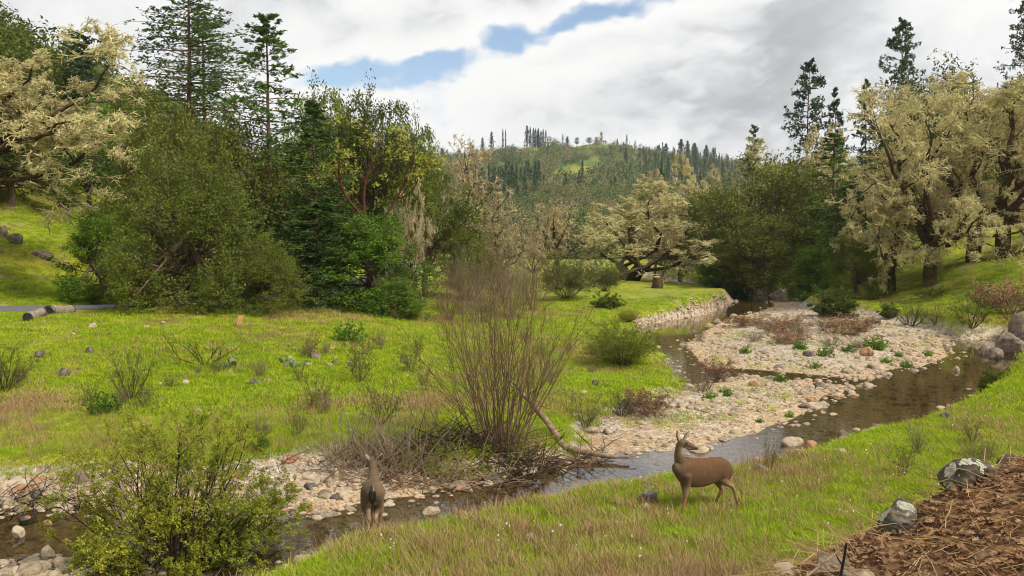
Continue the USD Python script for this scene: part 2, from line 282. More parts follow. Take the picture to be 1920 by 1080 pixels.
# ---------------------------------------------------------------- materials
MATS = {}
def mat(key, nodes, links, surface, volume=None):
    MATS[key] = usdkit.material(stage, '/World/Looks/' + key, nodes, links, surface=surface, volume=volume)
def ground_mat():
    n = {
        'geo': ('geometry', {}), 'att': ('attribute', {'attribute': 'tone'}), 'sep': ('separate_xyz', {}),
        # grass: big drifts, small tufts, straw
        'n1': ('noise_texture', {'scale': 0.16, 'detail': 2.0, 'roughness': 0.6}),
        'n2': ('noise_texture', {'scale': 1.7, 'detail': 3.0, 'roughness': 0.65}),
        'n3': ('noise_texture', {'scale': 14.0, 'detail': 1.0, 'roughness': 0.7}),
        'g1': ('rgb_ramp', {'ramp': [(0.30, (0.14, 0.225, 0.010)), (0.50, (0.25, 0.30, 0.014)), (0.70, (0.31, 0.30, 0.03))]}),
        'g2': ('rgb_ramp', {'ramp': [(0.30, (0.40, 0.42, 0.30)), (0.50, (0.85, 0.85, 0.85)), (0.72, (1.25, 1.12, 1.0))]}),
        'g3': ('rgb_ramp', {'ramp': [(0.30, (0.45, 0.45, 0.4)), (0.55, (1.0, 1.0, 1.0)), (0.8, (1.3, 1.25, 1.1))]}),
        'm1': ('mix', {'mix_type': 'multiply', 'fac': 1.0}), 'm2': ('mix', {'mix_type': 'multiply', 'fac': 1.0}),
        'strw': ('map_range', {'from_min': 0.53, 'from_max': 0.70, 'to_max': 0.75, 'clamp': True}),
        'n4': ('noise_texture', {'scale': 0.55, 'detail': 3.0, 'roughness': 0.7}),
        'straw': ('mix', {'color2': (0.30, 0.215, 0.10)}),
        # gravel: stones of mixed tone
        'v1': ('voronoi_texture', {'scale': 9.0}), 'v2': ('voronoi_texture', {'scale': 22.0}),
        'hs': ('separate_xyz', {}), 'hs2': ('separate_xyz', {}),
        'r1': ('rgb_ramp', {'ramp': [(0.0, (0.180, 0.144, 0.105)), (0.3, (0.360, 0.298, 0.221)), (0.55, (0.468, 0.413, 0.326)), (0.75, (0.378, 0.259, 0.158)), (0.9, (0.243, 0.240, 0.242)), (1.0, (0.540, 0.518, 0.473))]}),
        'r2': ('rgb_ramp', {'ramp': [(0.0, (0.144, 0.115, 0.084)), (0.4, (0.324, 0.259, 0.189)), (0.8, (0.432, 0.365, 0.284)), (1.0, (0.270, 0.259, 0.252))]}),
        'sm': ('map_range', {'from_min': 0.45, 'from_max': 0.55, 'clamp': True}),
        'grv': ('mix', {}),
        'wet': ('map_range', {'from_min': -0.06, 'from_max': 0.10, 'to_min': 1.0, 'to_max': 0.0, 'clamp': True}),
        'pos': ('separate_xyz', {}), 'wetc': ('mix', {'mix_type': 'multiply', 'color2': (1.05, 0.90, 0.62)}),
        # soil with leaves
        'v3': ('voronoi_texture', {'scale': 11.0}), 'hs3': ('separate_xyz', {}),
        'r3': ('rgb_ramp', {'ramp': [(0.0, (0.07, 0.035, 0.018)), (0.4, (0.17, 0.085, 0.04)), (0.75, (0.27, 0.145, 0.07)), (1.0, (0.33, 0.21, 0.12))]}),
        'r4': ('rgb_ramp', {'ramp': [(0.30, (0.02, 0.05, 0.012)), (0.5, (0.055, 0.09, 0.02)), (0.62, (0.10, 0.14, 0.025)), (0.75, (0.10, 0.075, 0.045))]}),
        'n5': ('noise_texture', {'scale': 0.035, 'detail': 4.0, 'roughness': 0.65}),
        'a1': ('map_range', {'clamp': True}), 'edge': ('math', {'math_type': 'multiply_add', 'value2': 0.7, 'value3': -0.35}),
        'ga': ('math', {'math_type': 'add'}), 'gs': ('map_range', {'from_min': 0.35, 'from_max': 0.60, 'clamp': True}),
        'sa': ('math', {'math_type': 'add'}), 'ss': ('map_range', {'from_min': 0.32, 'from_max': 0.62, 'clamp': True}),
        'x1': ('mix', {}), 'x2': ('mix', {}), 'x3': ('mix', {}),
        'bump': ('bump', {'strength': 0.7, 'distance': 0.05}),
        'bs': ('math', {'math_type': 'add'}),
        'b': ('principled_bsdf', {'roughness': 0.9, 'specular_ior_level': 0.2}),
    }
    l = [('att.vector', 'sep.vector')] + [('geo.position', f'{k}.vector') for k in ('n1', 'n2', 'n3', 'n4', 'n5', 'v1', 'v2', 'v3', 'pos')] + [
        ('n1.fac', 'g1.fac'), ('n2.fac', 'g2.fac'), ('n3.fac', 'g3.fac'), ('g1.color', 'm1.color1'), ('g2.color', 'm1.color2'), ('m1.color', 'm2.color1'), ('g3.color', 'm2.color2'),
        ('n4.fac', 'strw.value'), ('strw.result', 'straw.fac'), ('m2.color', 'straw.color1'),
        ('v1.color', 'hs.vector'), ('v2.color', 'hs2.vector'), ('hs.x', 'r1.fac'), ('hs2.x', 'r2.fac'), ('hs.y', 'sm.value'), ('sm.result', 'grv.fac'), ('r2.color', 'grv.color1'), ('r1.color', 'grv.color2'),
        ('pos.z', 'wet.value'), ('wet.result', 'wetc.fac'), ('grv.color', 'wetc.color1'),
        ('v3.color', 'hs3.vector'), ('hs3.x', 'r3.fac'), ('n5.fac', 'r4.fac'),
        ('n2.fac', 'edge.value1'), ('sep.x', 'ga.value1'), ('edge.value', 'ga.value2'), ('ga.value', 'gs.value'), ('sep.y', 'sa.value1'), ('edge.value', 'sa.value2'), ('sa.value', 'ss.value'),
        ('sep.z', 'x1.fac'), ('straw.color', 'x1.color1'), ('r4.color', 'x1.color2'),
        ('gs.result', 'x2.fac'), ('x1.color', 'x2.color1'), ('wetc.color', 'x2.color2'),
        ('ss.result', 'x3.fac'), ('x2.color', 'x3.color1'), ('r3.color', 'x3.color2'),
        ('n3.fac', 'bs.value1'), ('v1.distance', 'bs.value2'), ('bs.value', 'bump.height'), ('bump.normal', 'b.normal'), ('x3.color', 'b.base_color')]
    mat('ground', n, l, 'b.BSDF')
ground_mat()
mat('water', {'geo': ('geometry', {}), 'mp': ('mapping', {'scale': (1.0, 1.8, 1.0)}), 'n': ('noise_texture', {'scale': 2.6, 'detail': 4.0, 'roughness': 0.55}), 'bp': ('bump', {'strength': 0.13, 'distance': 0.018}),
              'fr': ('fresnel', {'IOR': 1.62}), 't': ('transparent_bsdf', {'color': (0.95, 0.90, 0.76)}), 'g': ('glossy_bsdf', {'roughness': 0.03, 'color': (0.95, 0.95, 0.95)}), 'm': ('mix_closure', {})},
    [('geo.position', 'mp.vector'), ('mp.vector', 'n.vector'), ('n.fac', 'bp.height'), ('bp.normal', 'g.normal'), ('fr.fac', 'm.fac'), ('t.BSDF', 'm.closure1'), ('g.BSDF', 'm.closure2')], 'm.closure')
def leaf_mat(key, cols, trans=0.3, scale=0.45, rough=0.6, spec=0.25, iw=0.45, ow=0.30, nw=0.9, base=-0.22):
    """Leaves: each leaf its own tone, drifts of tone through the crown, some light passing through."""
    n = {'geo': ('geometry', {}), 'oi': ('object_info', {}), 'tc': ('texture_coordinate', {}), 'n': ('noise_texture', {'scale': scale, 'detail': 1.0}), 'a': ('math', {'math_type': 'multiply_add', 'value2': iw}), 'b0': ('math', {'math_type': 'multiply_add', 'value2': nw, 'value3': base}),
         'o': ('math', {'math_type': 'multiply_add', 'value2': ow}),
         'r': ('rgb_ramp', {'ramp': cols}), 'd': ('principled_bsdf', {'roughness': rough, 'specular_ior_level': spec}), 't': ('translucent_bsdf', {}), 'm': ('mix_closure', {'fac': trans})}
    l = [('tc.object', 'n.vector'), ('n.fac', 'b0.value1'), ('geo.random_per_island', 'a.value1'), ('b0.value', 'a.value3'), ('oi.random', 'o.value1'), ('a.value', 'o.value3'), ('o.value', 'r.fac'), ('r.color', 'd.base_color'), ('r.color', 't.color'), ('d.BSDF', 'm.closure1'), ('t.BSDF', 'm.closure2')]
    mat(key, n, l, 'm.closure')
def rough_mat(key, cols, scale=6.0, detail=3.0, rough=0.9, bump=0.5, dist=0.02, stretch=(1, 1, 1), spec=0.2, island=0.0, world=False):
    n = {'tc': ('texture_coordinate', {}), 'geo': ('geometry', {}), 'mp': ('mapping', {'scale': stretch}), 'n': ('noise_texture', {'scale': scale, 'detail': detail, 'roughness': 0.65}),
         'a': ('math', {'math_type': 'multiply_add', 'value2': island}), 'c': ('math', {'math_type': 'subtract', 'value2': island / 2}), 'r': ('rgb_ramp', {'ramp': cols}), 'b': ('principled_bsdf', {'roughness': rough, 'specular_ior_level': spec})}
    l = [('geo.position' if world else 'tc.object', 'mp.vector'), ('mp.vector', 'n.vector'), ('geo.random_per_island', 'a.value1'), ('n.fac', 'a.value3'), ('a.value', 'c.value1'), ('c.value', 'r.fac'), ('r.color', 'b.base_color')]
    if bump:
        n['bp'] = ('bump', {'strength': bump, 'distance': dist}); l += [('n.fac', 'bp.height'), ('bp.normal', 'b.normal')]
    mat(key, n, l, 'b.BSDF')
leaf_mat('oak_leaf', [(0.0, (0.033, 0.049, 0.007)), (0.35, (0.084, 0.117, 0.012)), (0.65, (0.170, 0.202, 0.023)), (1.0, (0.361, 0.344, 0.053))], 0.28)
leaf_mat('scrub_leaf', [(0.0, (0.050, 0.062, 0.010)), (0.4, (0.137, 0.151, 0.023)), (0.7, (0.259, 0.255, 0.043)), (1.0, (0.496, 0.406, 0.082))], 0.28)
leaf_mat('fir_needle', [(0.0, (0.020, 0.048, 0.013)), (0.4, (0.061, 0.121, 0.019)), (0.7, (0.138, 0.222, 0.025)), (1.0, (0.301, 0.365, 0.045))], 0.28)
leaf_mat('far_fir', [(0.0, (0.022, 0.042, 0.023)), (0.5, (0.054, 0.094, 0.037)), (1.0, (0.134, 0.176, 0.051))], 0.1)
leaf_mat('green_leaf', [(0.0, (0.038, 0.080, 0.007)), (0.4, (0.103, 0.193, 0.014)), (0.75, (0.223, 0.335, 0.024)), (1.0, (0.447, 0.502, 0.048))], 0.3)
leaf_mat('brush_leaf', [(0.0, (0.078, 0.105, 0.010)), (0.4, (0.190, 0.218, 0.017)), (0.75, (0.348, 0.345, 0.029)), (1.0, (0.538, 0.465, 0.061))], 0.3)
leaf_mat('yellow_leaf', [(0.0, (0.13, 0.16, 0.02)), (0.5, (0.30, 0.32, 0.05)), (1.0, (0.48, 0.45, 0.12))], 0.3)
leaf_mat('willow_leaf', [(0.0, (0.07, 0.085, 0.018)), (0.5, (0.145, 0.16, 0.035)), (1.0, (0.25, 0.235, 0.07))], 0.25)
leaf_mat('hill_leaf', [(0.0, (0.037, 0.075, 0.021)), (0.25, (0.088, 0.131, 0.032)), (0.45, (0.150, 0.188, 0.040)), (0.6, (0.213, 0.206, 0.069)), (0.75, (0.231, 0.156, 0.098)), (0.88, (0.275, 0.188, 0.138)), (1.0, (0.200, 0.288, 0.057))], 0.15, iw=0.22, ow=0.95, nw=0.3, base=-0.22)
leaf_mat('litter_leaf', [(0.0, (0.084, 0.045, 0.024)), (0.35, (0.226, 0.125, 0.062)), (0.7, (0.384, 0.243, 0.130)), (1.0, (0.541, 0.441, 0.296))], 0.1, rough=0.7)
leaf_mat('grass_blade', [(0.0, (0.142, 0.251, 0.008)), (0.4, (0.284, 0.383, 0.010)), (0.7, (0.451, 0.472, 0.018)), (1.0, (0.600, 0.501, 0.050))], 0.35, scale=0.8, rough=0.6)
leaf_mat('straw_blade', [(0.0, (0.196, 0.115, 0.050)), (0.5, (0.391, 0.265, 0.121)), (1.0, (0.575, 0.437, 0.220))], 0.2, scale=0.8)
leaf_mat('purple_straw', [(0.0, (0.172, 0.097, 0.064)), (0.5, (0.345, 0.209, 0.129)), (1.0, (0.552, 0.370, 0.215))], 0.15, scale=0.8)
leaf_mat('cobble', [(0.0, (0.072, 0.057, 0.048)), (0.14, (0.137, 0.112, 0.087)), (0.3, (0.259, 0.203, 0.144)), (0.5, (0.374, 0.290, 0.200)), (0.62, (0.302, 0.169, 0.081)), (0.72, (0.180, 0.163, 0.144)), (0.85, (0.418, 0.337, 0.237)), (1.0, (0.503, 0.432, 0.337))], 0.0, scale=3.0, rough=0.75, spec=0.3)
rough_mat('bark', [(0.25, (0.039, 0.026, 0.016)), (0.5, (0.098, 0.068, 0.042)), (0.75, (0.208, 0.163, 0.111))], 9.0, 4.0, stretch=(1, 1, 0.25), bump=0.8, dist=0.03)
rough_mat('mossy_bark', [(0.3, (0.024, 0.016, 0.009)), (0.5, (0.056, 0.037, 0.018)), (0.68, (0.104, 0.074, 0.028)), (0.8, (0.192, 0.168, 0.088))], 5.0, 4.0, bump=0.8, dist=0.03)
rough_mat('pale_bark', [(0.3, (0.09, 0.075, 0.055)), (0.55, (0.20, 0.175, 0.135)), (0.75, (0.32, 0.29, 0.23))], 5.0, 3.0, bump=0.4)
rough_mat('olive_twig', [(0.25, (0.06, 0.05, 0.02)), (0.5, (0.14, 0.12, 0.05)), (0.75, (0.24, 0.21, 0.11))], 1.5, 2.0, bump=0, island=0.5)
rough_mat('red_bark', [(0.3, (0.035, 0.014, 0.008)), (0.6, (0.091, 0.036, 0.018)), (0.8, (0.140, 0.072, 0.036))], 5.0, 3.0, bump=0.2)
rough_mat('lichen_twig', [(0.22, (0.267, 0.223, 0.095)), (0.42, (0.533, 0.472, 0.214)), (0.60, (0.704, 0.641, 0.324)), (0.85, (0.822, 0.763, 0.448))], 1.2, 3.0, bump=0, island=0.35)
leaf_mat('clump_fir', [(0.0, (0.006, 0.014, 0.010)), (0.5, (0.016, 0.030, 0.018)), (1.0, (0.035, 0.055, 0.025))], 0.05)
rough_mat('grey_lichen', [(0.22, (0.253, 0.189, 0.091)), (0.42, (0.552, 0.434, 0.213)), (0.60, (0.855, 0.704, 0.350)), (0.85, (1.209, 1.034, 0.555))], 1.2, 3.0, bump=0, island=0.35)
rough_mat('bare_twig', [(0.25, (0.124, 0.080, 0.046)), (0.5, (0.284, 0.187, 0.104)), (0.75, (0.515, 0.374, 0.213))], 1.5, 2.0, bump=0, island=0.5)
rough_mat('red_twig', [(0.25, (0.140, 0.103, 0.068)), (0.5, (0.294, 0.239, 0.151)), (0.75, (0.462, 0.446, 0.287))], 1.5, 2.0, bump=0, island=0.5)
rough_mat('dark_twig', [(0.25, (0.023, 0.015, 0.010)), (0.5, (0.058, 0.038, 0.025)), (0.75, (0.126, 0.086, 0.054))], 1.5, 2.0, bump=0, island=0.5)
rough_mat('drift_wood', [(0.3, (0.10, 0.065, 0.042)), (0.5, (0.21, 0.145, 0.095)), (0.7, (0.34, 0.26, 0.18))], 8.0, 4.0, stretch=(1, 1, 1), bump=0.5, dist=0.01)
rough_mat('grey_rock', [(0.3, (0.031, 0.026, 0.021)), (0.5, (0.093, 0.078, 0.063)), (0.66, (0.176, 0.148, 0.116)), (0.8, (0.282, 0.240, 0.183))], 5.0, 5.0, bump=0.7, dist=0.04, world=True)
rough_mat('tan_rock', [(0.3, (0.120, 0.086, 0.054)), (0.5, (0.271, 0.213, 0.144)), (0.75, (0.391, 0.337, 0.245))], 5.0, 4.0, bump=0.5, dist=0.02, world=True)
rough_mat('pale_rock', [(0.3, (0.173, 0.133, 0.090)), (0.5, (0.319, 0.253, 0.180)), (0.75, (0.425, 0.350, 0.254))], 5.0, 4.0, bump=0.5, dist=0.02, world=True)
rough_mat('rust_rock', [(0.3, (0.13, 0.065, 0.038)), (0.5, (0.28, 0.15, 0.085)), (0.75, (0.40, 0.25, 0.16))], 5.0, 4.0, bump=0.5, dist=0.02, world=True)
rough_mat('brown_rock', [(0.3, (0.06, 0.045, 0.033)), (0.5, (0.15, 0.115, 0.085)), (0.75, (0.27, 0.22, 0.17))], 5.0, 4.0, bump=0.6, dist=0.03, world=True)
rough_mat('asphalt', [(0.3, (0.085, 0.085, 0.09)), (0.7, (0.15, 0.15, 0.155))], 30.0, 3.0, bump=0.2, dist=0.004, world=True)
rough_mat('old_wood', [(0.3, (0.098, 0.076, 0.056)), (0.5, (0.225, 0.187, 0.147)), (0.75, (0.330, 0.288, 0.238))], 6.0, 4.0, stretch=(0.3, 3, 3), bump=0.6, dist=0.02)
rough_mat('charred_wood', [(0.3, (0.012, 0.010, 0.009)), (0.7, (0.05, 0.042, 0.036))], 9.0, 4.0, bump=0.6, dist=0.02)
rough_mat('new_wood', [(0.3, (0.34, 0.17, 0.08)), (0.7, (0.52, 0.30, 0.15))], 6.0, 2.0, bump=0.2)
rough_mat('cream_wall', [(0.3, (0.60, 0.52, 0.40)), (0.7, (0.72, 0.65, 0.54))], 0.5, 2.0, bump=0)
rough_mat('white_wall', [(0.3, (0.462, 0.462, 0.462)), (0.7, (0.546, 0.546, 0.546))], 0.5, 2.0, bump=0)
rough_mat('roof_tile', [(0.3, (0.12, 0.09, 0.08)), (0.7, (0.20, 0.15, 0.13))], 0.5, 2.0, bump=0)
rough_mat('dark_pane', [(0.3, (0.03, 0.035, 0.04)), (0.7, (0.05, 0.055, 0.06))], 0.5, 1.0, rough=0.15, bump=0, spec=0.5)
rough_mat('wire', [(0.3, (0.05, 0.05, 0.055)), (0.7, (0.08, 0.08, 0.085))], 3.0, 1.0, rough=0.5, bump=0)
rough_mat('petal', [(0.3, (0.62, 0.60, 0.55)), (0.7, (0.80, 0.78, 0.74))], 3.0, 1.0, bump=0)
# lichen-crusted boulder: grey rock under pale green-white rosettes
mat('lichen_rock', {'geo': ('geometry', {}), 'n': ('noise_texture', {'scale': 7.0, 'detail': 5.0}), 'r': ('rgb_ramp', {'ramp': [(0.3, (0.03, 0.025, 0.020)), (0.55, (0.085, 0.072, 0.058)), (0.75, (0.17, 0.145, 0.115))]}),
    'w': ('noise_texture', {'scale': 9.0, 'detail': 3.0}), 'wc': ('vector_math', {'math_type': 'scale', 'scale': 0.22}), 'ad': ('vector_math', {'math_type': 'add'}), 'v': ('voronoi_texture', {'scale': 8.5, 'randomness': 1.0}), 'k': ('separate_xyz', {}),
    'big': ('math', {'math_type': 'multiply_add', 'value2': 0.80, 'value3': -0.22}), 'm': ('math', {'math_type': 'less_than'}), 'l': ('noise_texture', {'scale': 60.0, 'detail': 2.0}), 'lr': ('rgb_ramp', {'ramp': [(0.3, (0.22, 0.22, 0.165)), (0.7, (0.44, 0.44, 0.35))]}),
    'x': ('mix', {}), 'bp': ('bump', {'strength': 0.7, 'distance': 0.03}), 'b': ('principled_bsdf', {'roughness': 0.9, 'specular_ior_level': 0.2})},
    [('geo.position', 'n.vector'), ('n.fac', 'r.fac'), ('geo.position', 'w.vector'), ('w.color', 'wc.vector1'), ('geo.position', 'ad.vector1'), ('wc.vector', 'ad.vector2'), ('ad.vector', 'v.vector'), ('v.color', 'k.vector'), ('k.x', 'big.value1'), ('v.distance', 'm.value1'), ('big.value', 'm.value2'),
     ('geo.position', 'l.vector'), ('l.fac', 'lr.fac'), ('m.value', 'x.fac'), ('r.color', 'x.color1'), ('lr.color', 'x.color2'), ('n.fac', 'bp.height'), ('bp.normal', 'b.normal'), ('x.color', 'b.base_color')], 'b.BSDF')
# fur: the tone carried by the vertices, broken up by fine hair noise
mat('fur', {'at': ('attribute', {'attribute': 'tone'}), 'tc': ('texture_coordinate', {}), 'mp': ('mapping', {'scale': (7, 45, 32)}), 'n': ('noise_texture', {'scale': 1.0, 'detail': 3.0}), 'r': ('rgb_ramp', {'ramp': [(0.3, (0.88, 0.88, 0.88)), (0.7, (1.1, 1.1, 1.1))]}),
            'm': ('mix', {'mix_type': 'multiply', 'fac': 1.0}), 'bp': ('bump', {'strength': 0.06, 'distance': 0.004}), 'b': ('principled_bsdf', {'roughness': 0.8, 'specular_ior_level': 0.2, 'sheen_weight': 0.05})},
    [('tc.object', 'mp.vector'), ('mp.vector', 'n.vector'), ('n.fac', 'r.fac'), ('at.vector', 'm.color1'), ('r.color', 'm.color2'), ('m.color', 'b.base_color'), ('n.fac', 'bp.height'), ('bp.normal', 'b.normal')], 'b.BSDF')
rough_mat('deer_black', [(0.3, (0.006, 0.005, 0.004)), (0.7, (0.015, 0.013, 0.011))], 20.0, 1.0, rough=0.35, bump=0, spec=0.5)
rough_mat('ear_inner', [(0.3, (0.24, 0.18, 0.15)), (0.7, (0.38, 0.31, 0.26))], 30.0, 1.0, bump=0)
leaf_mat('cactus_pad', [(0.0, (0.084, 0.124, 0.072)), (0.5, (0.144, 0.198, 0.121)), (1.0, (0.216, 0.260, 0.165))], 0.0, scale=3.0)
leaf_mat('lichen_tuft', [(0.0, (0.36, 0.32, 0.16)), (0.4, (0.58, 0.53, 0.29)), (0.7, (0.70, 0.655, 0.39)), (1.0, (0.78, 0.74, 0.50))], 0.42)
leaf_mat('grey_tuft', [(0.0, (0.24, 0.22, 0.14)), (0.5, (0.42, 0.39, 0.26)), (1.0, (0.58, 0.55, 0.40))], 0.4)
# ---------------------------------------------------------------- the land, in named pieces that share their edges
qc = quad[:, 0]
inW = info['w'][qc] < 0; inG = info['b'][qc] < 0.4
bankq = (soil[qc] > 0.5) & (info['bank'][qc] > 0.4)
farq = (y_[qc] > 190) & (R.ravel()[qc] > 190)
lq, rq = (info['dl'][qc] > 0) & ~farq, (info['dr'][qc] > 0) & ~farq
region = np.select([farq, inW, inG, bankq, lq, rq], [1, 2, 3, 4, 5, 6], 0)
def piece(name, k):
    q = quad[region == k]
    if not len(q): return
    ids, inv = np.unique(q, return_inverse=True)
    m = usdkit.mesh(stage, path_of(name), (verts[ids], inv.reshape(-1, 4)), MATS['ground'])
    m.CreateNormalsAttr(Vt.Vec3fArray.FromNumpy(VN[ids].astype(np.float32))); m.SetNormalsInterpolation('vertex')
    UsdGeom.PrimvarsAPI(m).CreatePrimvar('tone', Sdf.ValueTypeNames.Float3Array, 'vertex').Set(Vt.Vec3fArray.FromNumpy(tone[ids].astype(np.float32)))
    return tag(m.GetPrim(), kind='structure')
_, _, VN = meshkit.arrays((verts, quad), True)
LAND = {n: piece(n, k) for k, n in enumerate(['meadow', 'far_hill', 'creek_bed', 'gravel_bar', 'leaf_litter_bank', 'left_hillside', 'right_hillside'])}
# water: one sheet at creek level, a little wider than the channel so that it ends inside the banks
wp = water_poly.buffer(0.45)
tri = []
for g_ in getattr(wp, 'geoms', [wp]):
    v2, f2 = trimesh.creation.triangulate_polygon(g_, engine='earcut')
    tri.append((np.c_[v2, np.zeros(len(v2))], f2))
off = np.cumsum([0] + [len(t[0]) for t in tri])
wv, wf = np.vstack([t[0] for t in tri]), np.vstack([t[1] + o for t, o in zip(tri, off)])
n_ = np.cross(wv[wf[:, 1]] - wv[wf[:, 0]], wv[wf[:, 2]] - wv[wf[:, 0]])[:, 2]
wf[n_ < 0] = wf[n_ < 0][:, ::-1]
tag(obj('creek_water', (wv, wf), 'water'), kind='structure')
# ---------------------------------------------------------------- growing plants
def unit(v): return v / np.maximum(np.linalg.norm(v, axis=-1, keepdims=True), 1e-9)
def tubes(P, R, sides=4):
    P, R = np.asarray(P, float), np.asarray(R, float); N, K = R.shape
    t = unit(np.gradient(P, axis=1))
    m = unit(P[:, -1] - P[:, 0]); ref = np.where(np.abs(m[:, 2:]) < 0.9, np.array([[0, 0, 1.0]]), np.array([[1.0, 0, 0]]))
    a = unit(np.cross(t, ref[:, None])); b = np.cross(t, a)
    th = np.arange(sides) * 2 * PI / sides
    V = P[:, :, None] + R[:, :, None, None] * (np.cos(th)[:, None] * a[:, :, None] + np.sin(th)[:, None] * b[:, :, None])
    base = (np.arange(N) * K * sides)[:, None, None]
    i, j = np.meshgrid(np.arange(K - 1), np.arange(sides), indexing='ij'); j2 = (j + 1) % sides
    q = np.stack([i * sides + j, (i + 1) * sides + j, (i + 1) * sides + j2, i * sides + j2], -1).reshape(1, -1, 4)[:, :, ::-1] + base
    q = q.reshape(-1, 4)
    return V.reshape(-1, 3), np.vstack([q[:, [0, 1, 2]], q[:, [0, 2, 3]]])
def join(ms):
    ms = [m for m in ms if len(m[0])]
    o = np.cumsum([0] + [len(m[0]) for m in ms])
    return np.vstack([m[0] for m in ms]), np.vstack([np.asarray(m[1]) + k for m, k in zip(ms, o)])
def stem(pts, r0, r1, k=8, seed=0, wob=0.0):
    """A smooth limb through control points, as arrays (1,k,3), (1,k)."""
    from scipy.interpolate import CubicSpline
    pts = np.asarray(pts, float); u = np.linspace(0, 1, len(pts))
    P = CubicSpline(u, pts)(np.linspace(0, 1, k)) if len(pts) > 2 else pts[0] + (pts[-1] - pts[0]) * np.linspace(0, 1, k)[:, None]
    rg = np.random.default_rng(seed); P[1:-1] += rg.normal(0, wob, (k - 2, 3)) if wob else 0
    return P[None], np.linspace(r0, r1, k)[None]
def fork(rg, P, R, n, length, ang=(35, 70), k=5, wob=0.18, up=0.1, t=(0.35, 1.0), rr=0.6, tip=0.25, fall=0.3, absolute=False, rmin=0.0):
    """n children on every branch of P: positions t along it, leaving at ang degrees, wandering by wob, bending up (or down)."""
    N, K = R.shape
    ts = rg.uniform(*t, (N, n)); ts[:, 0] = t[1]
    f = ts * (K - 1); i = np.minimum(f.astype(int), K - 2); w = f - i
    rows = np.arange(N)[:, None]
    p = P[rows, i] * (1 - w)[..., None] + P[rows, i + 1] * w[..., None]
    d0 = unit(P[rows, i + 1] - P[rows, i])
    r = R[rows, i] * (1 - w) + R[rows, i + 1] * w
    a = np.radians(rg.uniform(*ang, (N, n))); az = rg.uniform(0, 2 * PI, (N, 1)) + np.arange(n) * 2.39996 + rg.normal(0, 0.4, (N, n))
    ref = np.where(np.abs(d0[..., 2:]) < 0.9, np.array([0, 0, 1.0]), np.array([1.0, 0, 0]))
    e1 = unit(np.cross(d0, ref)); e2 = np.cross(d0, e1)
    d = d0 * np.cos(a)[..., None] + (e1 * np.cos(az)[..., None] + e2 * np.sin(az)[..., None]) * np.sin(a)[..., None]
    L = length if absolute else np.linalg.norm(P[:, -1] - P[:, 0], axis=-1)[:, None] * length
    L = L * (1 - fall * (ts - t[0]) / max(t[1] - t[0], 1e-6)) * rg.uniform(0.7, 1.25, (N, n))
    M = N * n; d = d.reshape(M, 3); p = p.reshape(M, 3); L = np.broadcast_to(L, (N, n)).reshape(M)
    out = np.empty((M, k, 3)); out[:, 0] = p
    for s in range(1, k):
        d = unit(d + rg.normal(0, wob, (M, 3)) + np.array([0, 0, up]))
        p = p + d * (L / (k - 1))[:, None]; out[:, s] = p
    r0 = np.maximum(r.reshape(M) * rr, rmin)
    return out, r0[:, None] * np.linspace(1, tip, k)
def leaves(rg, C, size, aspect=0.5, droop=0.0, flat=0.0, var=0.35):
    """One small folded leaf (two triangles) at every point."""
    N = len(C); d = unit(rg.normal(0, 1, (N, 3)) * np.array([1, 1, 1 - flat]) + np.array([0, 0, -droop]))
    ref = unit(rg.normal(0, 1, (N, 3)) * np.array([1, 1, 1 - flat * 0.8])); s = unit(np.cross(d, ref)); nn = np.cross(s, d)
    L = (size * rg.uniform(1 - var, 1 + var, N))[:, None]; W = L * aspect
    a = C - d * L / 2; b = C + d * L / 2; m = C + nn * L * 0.08
    V = np.stack([a, m + s * W / 2, b, m - s * W / 2], 1).reshape(-1, 3)
    q = np.arange(N)[:, None] * 4
    return V, np.vstack([q + [[0, 1, 2]], q + [[0, 2, 3]]])
def along(rg, P, n, t0=0.2, jit=0.1):
    N, K, _ = P.shape
    f = rg.uniform(t0, 1, (N, n)) * (K - 1); i = np.minimum(f.astype(int), K - 2); w = (f - i)[..., None]; r = np.arange(N)[:, None]
    c = P[r, i] * (1 - w) + P[r, i + 1] * w
    return (c + rg.normal(0, jit, c.shape)).reshape(-1, 3)
def part(key, name, mesh, m, smooth=False): return obj(name, mesh, m, proto(key), smooth=smooth)

